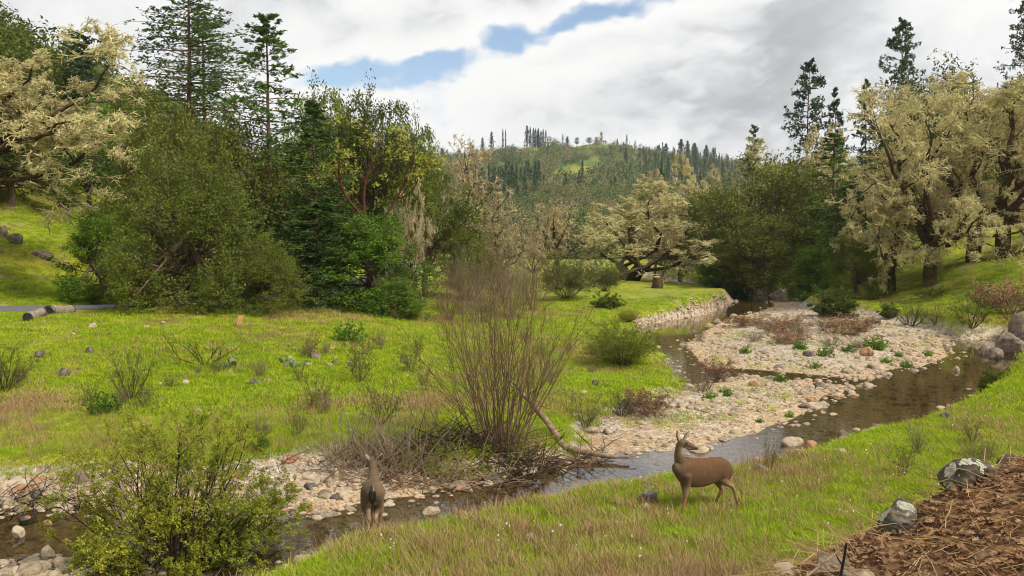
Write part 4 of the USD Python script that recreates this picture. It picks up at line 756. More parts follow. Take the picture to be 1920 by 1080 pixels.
# woods on the slopes, tree by tree where they show
rg = np.random.default_rng(77)
def wood(side, n, y0, y1, d0, d1, spacing, kinds, label, group, umax):
    kept, made = [], []
    for _ in range(n * 30):
        y = rg.uniform(y0, y1) ; d = rg.uniform(d0, d1)
        x = np.interp(y, *LF) - d / 0.88 if side < 0 else np.interp(y, *RF) + d / 0.92
        u = 960 + FPX * x / y
        if not (umax[0] < u < umax[1]): continue
        if any((x - a) ** 2 + (y - b) ** 2 < spacing ** 2 for a, b in kept): continue
        kept.append((x, y))
        k = rg.choice(len(kinds), p=[q[4] for q in kinds]); key, nm, lo, hi, _, lb = kinds[k]
        h = rg.uniform(lo, hi); s = h / PH[key][0]; z = float(ground(x, y))
        v = 455 - FPX * (z + h - 5) / y
        anchor = min(ANCHOR[side], key=lambda q: abs(q[0] - u))[1]
        tier = ('nearer' if y < 75 else 'mid-slope' if y < 100 else 'farther') if side < 0 else ('nearer' if y < 90 else 'mid-slope' if y < 120 else 'farther')
        t = from_proto(key, nm, lb, 'tree', (x, y, z - 0.2), rg.uniform(0, 6.28), (s * rg.uniform(1.0, 1.25),) * 2 + (s,), group)
        made.append((f'{tier} {lb}{label} {anchor}', u, t))
        if len(kept) >= n: break
    tell_apart(made)
ANCHOR = {-1: [(30, 'above the edge lichen oak'), (190, 'above the grass slope'), (300, 'left of the sparse fir'), (400, 'right of the sparse fir'), (505, 'around the leader-topped fir'), (600, 'above the low fir'), (690, 'above the red-stemmed tree'), (790, 'at its valley end')],
          1: [(1300, 'at its valley end'), (1380, 'above the bright young tree'), (1450, 'above the grey-olive oak'), (1520, 'near the mistletoe fir'), (1600, 'above the deep green firs'), (1690, 'near the broad skyline fir'), (1790, 'above the middle trunk'), (1900, 'by the right edge')]}
KL = [('far_oak_a', 'live_oak', 7.5, 11, 0.42, 'dark live oak '), ('far_scrub', 'scrub_oak', 6.5, 9.5, 0.30, 'olive scrub oak '), ('far_oak_b', 'green_tree', 6.5, 9, 0.10, 'greener leafy tree '), ('fir_far', 'fir_tree', 11, 16, 0.10, 'dark fir '), ('lich_far', 'lichen_oak', 7, 9, 0.08, 'pale lichen oak ')]
KR = [('far_oak_a', 'live_oak', 6, 8.5, 0.38, 'dark live oak '), ('far_scrub', 'scrub_oak', 6, 9, 0.24, 'olive scrub oak '), ('far_oak_b', 'green_tree', 6, 8.5, 0.10, 'greener leafy tree '), ('fir_far', 'fir_tree', 7, 10, 0.07, 'dark fir '), ('lich_far', 'lichen_oak', 6.5, 9, 0.21, 'pale lichen oak ')]
wood(-1, 105, 50, 150, 13, 62, 4.6, KL, 'in the left wood', 'trees of the left hillside wood', (-60, 760))
wood(-1, 16, 60, 120, 2, 12, 5.0, KL, 'at the left wood foot', 'trees at the foot of the left hillside', (560, 840))
wood(1, 120, 66, 165, 21, 66, 4.6, KR, 'in the right wood', 'trees of the right hillside wood', (1270, 1990))
wood(1, 22, 88, 150, 3, 20, 5.0, KR, 'at the right wood foot', 'trees at the foot of the right wood', (1270, 1540))
# ---------------------------------------------------------------- shrubs
S = [('brush', 'coyote_brush', 'rounded yellow-green brush on the near bank at lower left', 332, 1064, 772, 440), ('brush_b', 'broom_bush', 'single bright green broom bush on the meadow by the creek', 1165, 686, 597, 130),
     ('bare_a', 'bare_shrub', 'wide low bare dark shrub in front of the bulky live oak', 385, 681, 610, 185), ('bare_dark', 'leggy_shrub', 'leggy dark shrub with an arching dead branch on the left meadow', 245, 748, 652, 90),
     ('bare_dark', 'bare_shrub', 'bare dark shrub cut by the left edge', 5, 735, 640, 110), ('bare_b', 'twiggy_shrub', 'upright twiggy shrub left of the tall willow clump', 674, 716, 620, 70),
     ('bare_b', 'twiggy_shrub', 'small twiggy shrub in the meadow between two upright ones', 590, 772, 700, 60), ('bare_b', 'twiggy_shrub', 'thin twiggy shrub above the debris heap', 712, 800, 700, 90), ('bare_b', 'twiggy_shrub', 'faint grey twiggy shrub left of the tall willow clump, highest of them', 770, 700, 640, 60),
     ('sapling', 'green_shrub', 'small dark green shrub among dry grass right of the big brush', 490, 850, 798, 40), ('weed', 'green_shrub', 'spindly green shrub left of the leggy dark shrub', 195, 775, 735, 60),
     ('greenbush', 'dark_shrub', 'dark rounded shrub on the far bank above the gravel bar', 1566, 594, 538, 90), ('bare_dark', 'bank_shrub', 'dark fan-shaped shrub on the far bank right of the rounded one', 1708, 612, 558, 66),
     ('greenbush', 'bank_shrub', 'low green shrub just left of the fan-shaped bank shrub', 1668, 596, 566, 40), ('bare_dark', 'bank_shrub', 'leaning twiggy shrub on the right bank beyond the pool', 1822, 612, 545, 90), ('bare_b', 'bank_shrub', 'thin pale bare shrub between two bank shrubs', 1755, 606, 560, 60),
     ('red_dead', 'dead_shrub', 'rusty twiggy shrub high on the right bank by the right edge', 1890, 590, 515, 130), ('bare_dark', 'bank_shrub', 'grey-green shrub thicket at the right edge below the golden oaks', 1850, 575, 520, 90), ('bare_dark', 'bank_shrub', 'dull brown shrub on the green slope under the three trunks', 1740, 560, 528, 80),
     ('lich_grey', 'dead_tree', 'low grey dead shrub tree at the foot of the right wood', 1522, 530, 478, 80), ('greenbush', 'dark_shrub', 'low shrub on the meadow behind the broom bush', 1140, 578, 548, 60), ('brush_b', 'dark_shrub', 'small dark bush by the cut bank, left of the channel', 1178, 603, 578, 40),
     ('red_dead', 'dead_shrub', 'rust-brown dead shrub on the meadow edge above the dirt patch', 1210, 776, 725, 110), ('bare_b', 'twiggy_shrub', 'brown twiggy shrub at the edge of the dirt, right of the leaning log', 1100, 800, 735, 90), ('bare_dark', 'dead_shrub', 'purplish dead stems left of the rust-brown dead shrub', 1165, 780, 728, 60),
     ('sapling', 'green_shrub', 'small green sapling shrub beside the roadside verge at left', 175, 572, 532, 36), ('greenbush', 'green_shrub', 'green leafy shrub at the pool edge on the right', 1862, 735, 688, 60), ('bare_dark', 'dark_shrub', 'dark twiggy heap under the bare oaks of the middle thicket', 925, 528, 455, 70),
     ('greenbush', 'dark_shrub', 'small dark clump on the green slope at the upper left', 122, 392, 372, 34), ('bare_dark', 'dark_shrub', 'brown brush at the top of the green slope at left', 70, 368, 345, 70), ('weed', 'green_shrub', 'sprig of fresh green at the foot of the bank below the low fir', 655, 640, 600, 60)]
for key, nm, lb, u, vb, vt, wp in S:
    p = hit(u, vb)
    if p is None: continue
    sz = (at(u, vt, p[1])[2] - p[2]) / PH[key][0]
    from_proto(key, nm, lb, 'shrub', p, (u * 0.37) % 6.28, (wp * p[1] / FPX / PH[key][1],) * 2 + (sz,))
for k, (u, vb, h, wp) in enumerate([(1470, 625, 38, 70), (1500, 632, 40, 60), (1545, 620, 36, 70), (1590, 628, 42, 80), (1620, 622, 34, 70), (1440, 622, 30, 60), (1395, 612, 24, 60), (1310, 640, 40, 40), (1415, 640, 22, 60), (1345, 710, 40, 60), (1320, 735, 50, 80), (1300, 720, 60, 40), (1480, 645, 26, 60), (1560, 650, 26, 80), (1610, 652, 24, 60)]):
    p = hit(u, vb); s = h * p[1] / FPX / PH['reedy'][0]
    from_proto('reedy' if k % 3 else 'red_dead', 'dry_stalks', f'tuft of dry russet stalks on the gravel bar, {ORD[sorted([1470, 1500, 1545, 1590, 1620, 1440, 1395, 1310, 1415, 1345, 1320, 1300, 1480, 1560, 1610]).index(u)]}', 'plant', p, k * 1.7, (wp * p[1] / FPX / 1.2,) * 2 + (s,), 'dry russet stalks on the gravel bar')
for k, (u, vb, w) in enumerate([(1548, 668, 30), (1398, 662, 20), (1500, 655, 26), (1330, 748, 22), (1360, 742, 26), (1463, 716, 26), (1415, 735, 14), (1640, 655, 40), (1595, 660, 26), (1700, 690, 22), (1660, 680, 18), (1480, 782, 16), (1425, 792, 14), (1685, 668, 16), (1530, 690, 20), (1738, 668, 20)]):
    p = hit(u, vb); s = w * p[1] / FPX / 0.5
    from_proto('weed', 'green_weed', f'low green weed between the stones of the gravel bar, {ORD[sorted([1548, 1398, 1500, 1330, 1360, 1463, 1415, 1640, 1595, 1700, 1660, 1480, 1425, 1685, 1530, 1738]).index(u)]}', 'plant', p, k * 1.7, s, 'green weeds on the gravel bar')
# ---------------------------------------------------------------- the far hill: wood, skyline trees, houses
rg = np.random.default_rng(5)
n = 19000
a = rg.uniform(-0.16, 0.27, n); y = 190 * (5.6 ** rg.uniform(0, 1, n)); x = a * y
k_ = y < 1010; x, y = x[k_], y[k_]
z = ground(x, y)
d = np.stack([x, y, z], 1) - EYE; uu = 960 + FPX * x / y
vv = 455 - FPX * (z - 5) / y
def blob(u, v, ru, rv): return np.exp(-((uu - u) / ru) ** 2 - ((vv - v) / rv) ** 2)
open_ = blob(1085, 320, 28, 9) + 0.8 * blob(1070, 326, 40, 6) + 0.9 * blob(1000, 282, 40, 5) + 0.9 * blob(1105, 277, 40, 4) + 0.6 * blob(1115, 300, 14, 10) + 0.9 * blob(1030, 415, 50, 12)
keep = rg.uniform(0, 1, len(x)) > open_ * 1.6
keep &= rg.uniform(0, 1, len(x)) < np.clip(0.35 + (n2(x, y, 1 / 60., 51, 3) - 0.35) * 2.2, 0.2, 1)
x, y, z, uu, vv = x[keep], y[keep], z[keep], uu[keep], vv[keep]
def hill_bush(seed, n, h, w, s, col):
    r2 = np.random.default_rng(seed); p = unit(r2.normal(0, 1, (n, 3))) * r2.uniform(0.45, 1, (n, 1)) ** 0.4; p[:, 2] = np.abs(p[:, 2] + 0.25)
    p = p * (1 + 0.25 * np.sin(p[:, :1] * 5 + seed) * np.cos(p[:, 1:2] * 4))
    return leaves(r2, p * [w / 2, w / 2, h] + r2.normal(0, .25 * s, (n, 3)), s, 0.65)
def hill_fir(seed, n, h, w):
    r2 = np.random.default_rng(seed); z_ = r2.uniform(0.03, 1, n) ** 0.9; th = r2.uniform(0, 2 * PI, n); r = w / 2 * (1 - z_) ** 0.8 * r2.uniform(0.2, 1, n)
    return leaves(r2, np.stack([r * np.cos(th), r * np.sin(th), z_ * h], 1), 1.3, 0.5, flat=0.4)
firm = (blob_f := np.exp(-((uu - 940) / 75) ** 2 - ((vv - 375) / 26) ** 2) + 1.2 * np.exp(-((uu - 1260) / 70) ** 2 - ((vv - 322) / 30) ** 2) + 0.5 * np.exp(-((uu - 1330) / 60) ** 2 - ((vv - 330) / 40) ** 2))
isf = (rg.uniform(0, 1, len(x)) < np.clip(firm * 0.35 * (uu > 1150) + 0.22 * (blob_f > .3) * (uu < 1150), 0.012, 0.4)) & (y > 330)
idx = np.where(isf, 3 + rg.integers(0, 2, len(x)), np.where(y < 460, 5 + rg.integers(0, 2, len(x)), rg.integers(0, 3, len(x))))
sc = np.where(isf, rg.uniform(0.35, 0.95, len(x)), rg.uniform(0.45, 1.25, len(x)) ** 1.3)
scatter('hillside_wood', [('bush', hill_bush(1, 150, 5.5, 7, 1.0, 0), 'hill_leaf'), ('bush_b', hill_bush(2, 130, 4.5, 7, 1.0, 0), 'hill_leaf'), ('bush_c', hill_bush(3, 130, 6.5, 6, 1.0, 0), 'hill_leaf'), ('conifer', hill_fir(4, 200, 19, 6), 'far_fir'), ('conifer_b', hill_fir(5, 180, 16, 6.5), 'far_fir'), ('bush_d', hill_bush(6, 650, 5.5, 7, .42, 0), 'hill_leaf'), ('bush_e', hill_bush(7, 650, 4.5, 7.5, .42, 0), 'hill_leaf')],
        np.stack([x, y, z - 0.4], 1), idx, rg.uniform(0, 6.28, len(x)), sc, label='mixed brush and trees covering the far hill', cat='wood')
def crest(u, lo=860, hi=1010):
    """The point of the far ridge's skyline in column u."""
    yy = np.linspace(lo, hi, 60); xx = (u - 960) / FPX * yy; zz = ground(xx, yy); k = np.argmax((zz - 5) / yy)
    return np.array([xx[k], yy[k], zz[k]])
SKYROW = []
def skyline(key, nm, lb, u, vt, wpx, group=None):
    p = crest(u); h = at(u, vt, p[1])[2] - p[2]; H, W = PH[key]
    t = from_proto(key, nm, lb, 'tree', p - [0, 0, 1.5], (u * 1.3) % 6.28, (wpx * p[1] / FPX / W,) * 2 + ((h + 1.5) / H,), group)
    SKYROW.append((lb, u, t))
for u, vt, w in [(988, 236, 10), (1008, 245, 7)]: skyline('skyfir', 'dark_conifer', 'dark conifer at the left end of the tall clump crowning the far hill', u, vt, w * 2, 'left conifers of the hilltop clump')
for u, vt, w in [(994, 238, 8), (1000, 240, 10), (1004, 241, 9), (1009, 240, 9), (1014, 245, 9), (1018, 242, 8), (1023, 243, 7)]: skyline('skypole', 'dark_conifer', 'tall narrow dark conifer in the clump crowning the far hill', u, vt, w, 'narrow conifers of the hilltop clump')
skyline('skyfir', 'skyline_fir', 'feathery fir on the ridge left of the two bare-stemmed ones', 922, 247, 20); skyline('skyfir', 'skyline_fir', 'leftmost pale fir of the ridge firs', 905, 258, 18); skyline('skyfir', 'skyline_fir', 'short fir at the left end of the ridge', 886, 272, 18)
skyline('skypole', 'skyline_fir', 'tall thin ridge fir, left of the bare-stemmed pair', 943, 241, 6); skyline('skypole', 'skyline_fir', 'tall thin ridge fir, right of the bare-stemmed pair', 948, 242, 5)
skyline('skyfir', 'skyline_tree', 'forked tree on the ridge right of the tower house', 1063, 256, 16); skyline('skyoak', 'skyline_tree', 'small round tree in the dip of the far ridge', 1081, 258, 11); skyline('skyoak', 'skyline_tree', 'bushy tree left of the low white hilltop house', 1104, 258, 16)
skyline('skyoak', 'skyline_tree', 'round tree touching the low white hilltop house', 1118, 257, 12); skyline('skyoak', 'skyline_tree', 'thin tall tree behind the low white hilltop house', 1126, 248, 8); skyline('skyoak', 'skyline_tree', 'small tree at the right end of the low white hilltop house', 1133, 264, 9)
skyline('skyfir', 'skyline_fir', 'thin fir on the ridge right of the low white house', 1156, 260, 10); skyline('skyfir', 'skyline_fir', 'second thin fir right of the low white house', 1168, 267, 11)
for u, vt, w in [(1186, 284, 16), (1197, 278, 17), (1212, 283, 20), (1233, 273, 18), (1247, 269, 22), (1275, 261, 30), (1287, 264, 24), (1300, 268, 26), (1322, 272, 22), (1335, 277, 20), (830, 278, 20), (862, 280, 20), (1362, 290, 14)]:
    skyline('skyfir', 'skyline_fir', 'dark fir of the uneven row along the far ridge', u, vt, w, 'fir row of the far ridge')
tell_apart(SKYROW)
def box(a, b): 
    m = trimesh.creation.box(np.array(b, float) - np.array(a, float)); m.apply_translation((np.array(a) + np.array(b)) / 2); return np.array(m.vertices), np.array(m.faces)
def gable(x0, x1, y0, y1, z, h, e=0.4):
    v = np.array([(x0 - e, y0 - e, z), (x1 + e, y0 - e, z), (x1 + e, y1 + e, z), (x0 - e, y1 + e, z), (x0 - e, (y0 + y1) / 2, z + h), (x1 + e, (y0 + y1) / 2, z + h)], float)
    return v, np.array([(0, 1, 5), (0, 5, 4), (2, 3, 4), (2, 4, 5), (1, 2, 5), (3, 0, 4), (0, 3, 2), (0, 2, 1)])
p = crest(1029); s = p[1] / FPX
t = thing('tower_house', 'cream tower house with small cap roof right of the dark conifer clump', 'house', p - [0, 0, 1])
obj('wall', box((-3.2, -3, 0), (3.2, 3, 8.4)), 'white_wall', t); obj('wing', box((-3.0, -7, -3), (9.5, -3.01, 2.6)), 'cream_wall', t)
obj('wing_roof', gable(-3.0, 9.5, -7, -3.02, 2.61, 1.4), 'roof_tile', t)
c = trimesh.creation.cone(4.4, 1.6, sections=4); c.apply_transform(trimesh.transformations.rotation_matrix(PI / 4, [0, 0, 1])); c.apply_translation((0, 0, 8.41))
r_ = obj('roof', c, 'roof_tile', t); obj('spire', box((-.25, -.25, 9.6), (.25, .25, 13.5)), 'cream_wall', r_)
for xx in (-2.1, -0.5, 1.1): obj('window', box((xx, -3.06, 5.2), (xx + 1.0, -3.003, 7.2)), 'dark_pane', t)
for xx in (-1.5, 3.5, 6.5): obj('window', box((xx, -7.06, 0.4), (xx + 1.2, -7.003, 1.8)), 'dark_pane', t)
p = crest(1127)
t = thing('hilltop_house', 'low white house with dark roof on the right-hand crest of the far hill', 'house', p - [0, 0, .6], 0.2, scale=0.62)
obj('wall', box((-9, -3.5, 0), (7, 3.5, 4.4)), 'white_wall', t); obj('roof', gable(-9, 7, -3.5, 3.5, 4.41, 2.4), 'roof_tile', t)
for xx in (-7.5, -4.5, -1.5, 1.5, 4.5): obj('window', box((xx, -3.56, 1.2), (xx + 1.5, -3.503, 3.2)), 'dark_pane', t)
obj('chimney', box((2, -.6, 5.6), (3.1, .5, 8.0)), 'white_wall', t)
p = hit(856, 308) 
t = thing('slope_house', 'small white house half hidden on the slope left of the far ridge', 'house', p, -0.3)
obj('wall', box((-3.2, -2.5, -1), (3.2, 2.5, 3.0)), 'white_wall', t); obj('roof', gable(-3.2, 3.2, -2.5, 2.5, 3.01, 1.7), 'roof_tile', t); obj('window', box((-1, -2.56, .8), (.6, -2.503, 2.2)), 'dark_pane', t)
p = hit(1102, 366)
t = thing('utility_pole', 'thin pale utility pole on the far hillside below the bright grass patch', 'pole', p)
ph = (at(1102, 333, p[1])[2] - p[2])
obj('pole', tubes(*stem([(0, 0, -1), (0, 0, ph)], ph * .02, ph * .015, 3), 6), 'pale_bark', t); obj('crossarm', box((-ph * .08, -.1, ph * .9), (ph * .08, .1, ph * .92)), 'pale_bark', t)

# ---------------------------------------------------------------- the valley's air
hb = box((-1500, -300, -3.0), (1500, 2300, 260)) 
mat('haze', {'v': ('principled_volume', {'color': (0.78, 0.86, 0.95), 'density': 0.00011, 'anisotropy': 0.3})}, [], None, volume='v.volume')
tag(obj('haze', hb, 'haze'), kind='stuff')
# ---------------------------------------------------------------- the two deer
from manifold3d import Manifold
def ball(c, r, rot=0.0, seg=20):
    r = np.broadcast_to(r, 3)
    return Manifold.sphere(1.0, seg).scale([float(q) for q in r]).rotate([0, 0, math.degrees(rot)]).translate([float(q) for q in c])
def hull(*b): return Manifold.batch_hull(list(b))
def chain(pts):
    """pts: (point, radius); one tapering limb through the joints."""
    b = [ball(p, r) for p, r in pts]
    return [hull(b[i], b[i + 1]) for i in range(len(b) - 1)]
def skin(parts, fine=0.016, it=9):
    m = Manifold.batch_boolean(parts, manifold3d.OpType.Add).refine_to_length(fine).to_mesh()
    t = trimesh.Trimesh(m.vert_properties[:, :3], m.tri_verts, process=True)
    trimesh.smoothing.filter_taubin(t, lamb=0.5, nu=0.51, iterations=it)
    return t
Q = lambda u, v, y: at(u, v, y)
def body(st, yaw, ax=0.05):
    """st: (u, v_top, v_bottom, half width, depth): sections of the trunk along the spine."""
    b = []
    for u, v0, v1, hw, y in st:
        c0, c1 = Q(u, v0, y), Q(u, v1, y)
        b.append(ball((c0 + c1) / 2, (ax, hw, (c0[2] - c1[2]) / 2), yaw, 28))
    return [hull(b[i], b[i + 1]) for i in range(len(b) - 1)]
def ear(base, tip, w, face):
    """A leaf-shaped ear: hull of thin discs from root to tip, its opening turned towards face."""
    base, tip = np.array(base), np.array(tip); ax = unit(tip - base); L = np.linalg.norm(tip - base)
    n = unit(np.array(face, float) - ax * np.dot(face, ax)); s = np.cross(ax, n); out, inn = [], []
    prof = [(0, .42), (.25, .85), (.5, 1.0), (.72, .78), (.9, .4), (1, .1)]
    def ring(t, k, o): 
        c = base + ax * L * t
        return [c + s * w / 2 * k * math.cos(a) + n * (0.014 * math.sin(a) + o) for a in np.linspace(0, 2 * PI, 10)[:-1]]
    pts = [ring(t, k, 0) for t, k in prof]
    m = [Manifold.hull_points(np.array(pts[i] + pts[i + 1], np.float64)) for i in range(len(pts) - 1)]
    ii = [ring(t, k * 0.68, 0.0135) for t, k in prof[:-1]]
    mi = [Manifold.hull_points(np.array(ii[i] + ii[i + 1], np.float64)) for i in range(len(ii) - 1)]
    return m, Manifold.batch_boolean(mi, manifold3d.OpType.Add)
def furred(t, mesh, cols, parent_name='body'):
    V = mesh.vertices; m = 0.62 + 0.30 * fbm(V * [9, 9, 13], 4, 5) + 0.10 * fbm(V * [14, 40, 40], 3, 6)      # patchy late-winter coat
    return obj(parent_name, mesh, 'fur', t, smooth=True, color=cols * m[:, None] ** 1.25)
def blend(c, w, col): return c * (1 - w[:, None]) + np.array(col) * w[:, None]
def near_pt(V, p, r): return np.exp(-(np.linalg.norm(V - p, axis=1) / r) ** 2)

def standing_doe():
    yaw = math.atan2(0.40, 0.70)
    dep = lambda u: 15.03 + (u - 1285) / 77 * 0.38
    st = [(1266.5, 868, 888, .075), (1275, 861, 903, .125), (1288, 857, 912, .160), (1303, 858.5, 914, .158), (1320, 859, 912, .165), (1337, 857, 905.5, .152), (1352, 856.5, 900, .150), (1362, 862.5, 900, .130), (1368.5, 873, 893, .075)]
    P = body([(u, a, b, w, dep(u)) for u, a, b, w in st], yaw)
    P += [ball(Q(1290, 884, 14.945), (.085, .055, .17), yaw), ball(Q(1287, 870, 14.99), (.09, .07, .10), yaw), ball(Q(1357, 884, 15.285), (.125, .075, .17), yaw), ball(Q(1350, 893, 15.27), (.07, .05, .09), yaw)]
    nb, nm, nt = Q(1277, 872, 15.0), Q(1273.8, 853, 14.98), Q(1274.5, 837, 14.97)
    P += chain([(nb, .112), (nm, .088), (nt, .070)])
    sk, br, mz, ns, jw = Q(1278, 830.5, 14.96), Q(1286.5, 831.5, 14.95), Q(1297, 837, 14.94), Q(1306, 841, 14.93), Q(1291, 840, 14.95)
    P += chain([(nt, .068), (sk, .068), (br, .053), (mz, .034), (ns, .026)]) + [hull(ball(sk, .05), ball(jw, .036), ball(ns, .020))]
    e1, i1 = ear(Q(1272.3, 826.5, 14.95), Q(1269.8, 807.5, 14.94), .088, (0.55, -0.8, 0.1))
    e2, i2 = ear(Q(1282.0, 824.5, 14.98), Q(1292.5, 809.0, 15.0), .080, (0.6, -0.75, 0.1))
    P += e1 + e2
    P += chain([(Q(1289, 893, 14.93), .080), (Q(1289.5, 911, 14.93), .050), (Q(1284.5, 936, 14.92), .030), (Q(1283.6, 940, 14.92), .029), (Q(1278, 964, 14.90), .0195), (Q(1275.6, 973, 14.89), .024), (Q(1274.6, 976.5, 14.88), .026)])
    P += chain([(Q(1281, 895, 15.14), .072), (Q(1281, 910, 15.16), .046), (Q(1284.5, 934, 15.18), .028), (Q(1284.6, 938, 15.18), .027), (Q(1284.6, 956, 15.2), .018), (Q(1285.5, 962, 15.2), .023), (Q(1285.3, 965.5, 15.2), .025)])
    # hind legs: thigh to a knee high at the belly, hock behind it, a slim shank below
    P += chain([(Q(1361, 882, 15.36), .105), (Q(1354, 899, 15.30), .082), (Q(1364, 907, 15.29), .050), (Q(1373, 912, 15.28), .032), (Q(1375.5, 916, 15.28), .031), (Q(1384.5, 948, 15.27), .019), (Q(1386, 953, 15.26), .023), (Q(1387.2, 958.5, 15.25), .025)])
    P += chain([(Q(1354, 884, 15.46), .100), (Q(1343, 900, 15.45), .072), (Q(1348, 909, 15.46), .046), (Q(1353.2, 916.5, 15.47), .031), (Q(1352, 920, 15.47), .030), (Q(1339, 948, 15.45), .019), (Q(1336, 953, 15.44), .023), (Q(1334.6, 959, 15.43), .025)])
    tail = chain([(Q(1367, 871, 15.42), .030), (Q(1370.5, 880, 15.45), .036), (Q(1371.3, 891, 15.45), .022)])
    m = skin(P + tail, 0.014, 5); V = m.vertices
    c = np.tile([0.125, 0.064, 0.029], (len(V), 1)); zz = V[:, 2]
    top = Q(1320, 856.5, dep(1320))[2]; bot = Q(1320, 915, dep(1320))[2]
    c = blend(c, smooth(top - .13, top, zz) * (V[:, 0] > Q(1284, 860, 15)[0]), (0.135, 0.058, 0.022))
    c = blend(c, smooth(bot + .20, bot - .01, zz) * smooth(bot - .12, bot - .02, zz), (0.28, 0.19, 0.115))
    c = blend(c, smooth(bot - .02, bot - .14, zz), (0.30, 0.150, 0.065))
    nk = smooth(Q(1302, 860, 15)[0], Q(1272, 860, 15)[0], V[:, 0]) * smooth(bot + .10, bot + .25, zz)
    nk = np.maximum(nk, smooth(top + .02, top + .08, zz)); c = blend(c, nk * .85, (0.13, 0.085, 0.050))
    c = blend(c, near_pt(V, Q(1283, 845, 14.93), .07), (0.40, 0.34, 0.25))
    c = blend(c, near_pt(V, jw, .040), (0.36, 0.29, 0.20)); c = blend(c, near_pt(V, Q(1295, 832, 14.93), .035) * .7, (0.10, .065, .04)); c = blend(c, near_pt(V, ns, .032), (0.035, 0.026, 0.020))
    c = blend(c, near_pt(V, Q(1290, 843, 14.93), .022) * .6, (0.08, 0.06, 0.045))
    for p in (Q(1270, 809, 14.94), Q(1292, 810, 15.0)): c = blend(c, near_pt(V, p, .03) * .8, (0.05, .035, .025))
    for p in (Q(1274.6, 977, 14.88), Q(1285.3, 966, 15.2), Q(1387.2, 959, 15.25), Q(1334.6, 959.5, 15.43)): c = blend(c, near_pt(V, p, .035), (0.045, .03, .022))
    c = blend(c, near_pt(V, Q(1371, 876, 15.5), .045), (0.55, .5, .42))
    t = thing('deer', 'reddish-brown doe standing side-on with head turned back to the right', 'deer')
    furred(t, m, c)
    obj('ear', i1, 'ear_inner', t, smooth=True); obj('ear', i2, 'ear_inner', t, smooth=True)
    obj('eye', ball(Q(1287.4, 831.0, 14.898), (.019, .012, .016)), 'deer_black', t, smooth=True); obj('nose', ball(Q(1307.6, 840.5, 14.93), (.019, .022, .016)), 'deer_black', t, smooth=True)

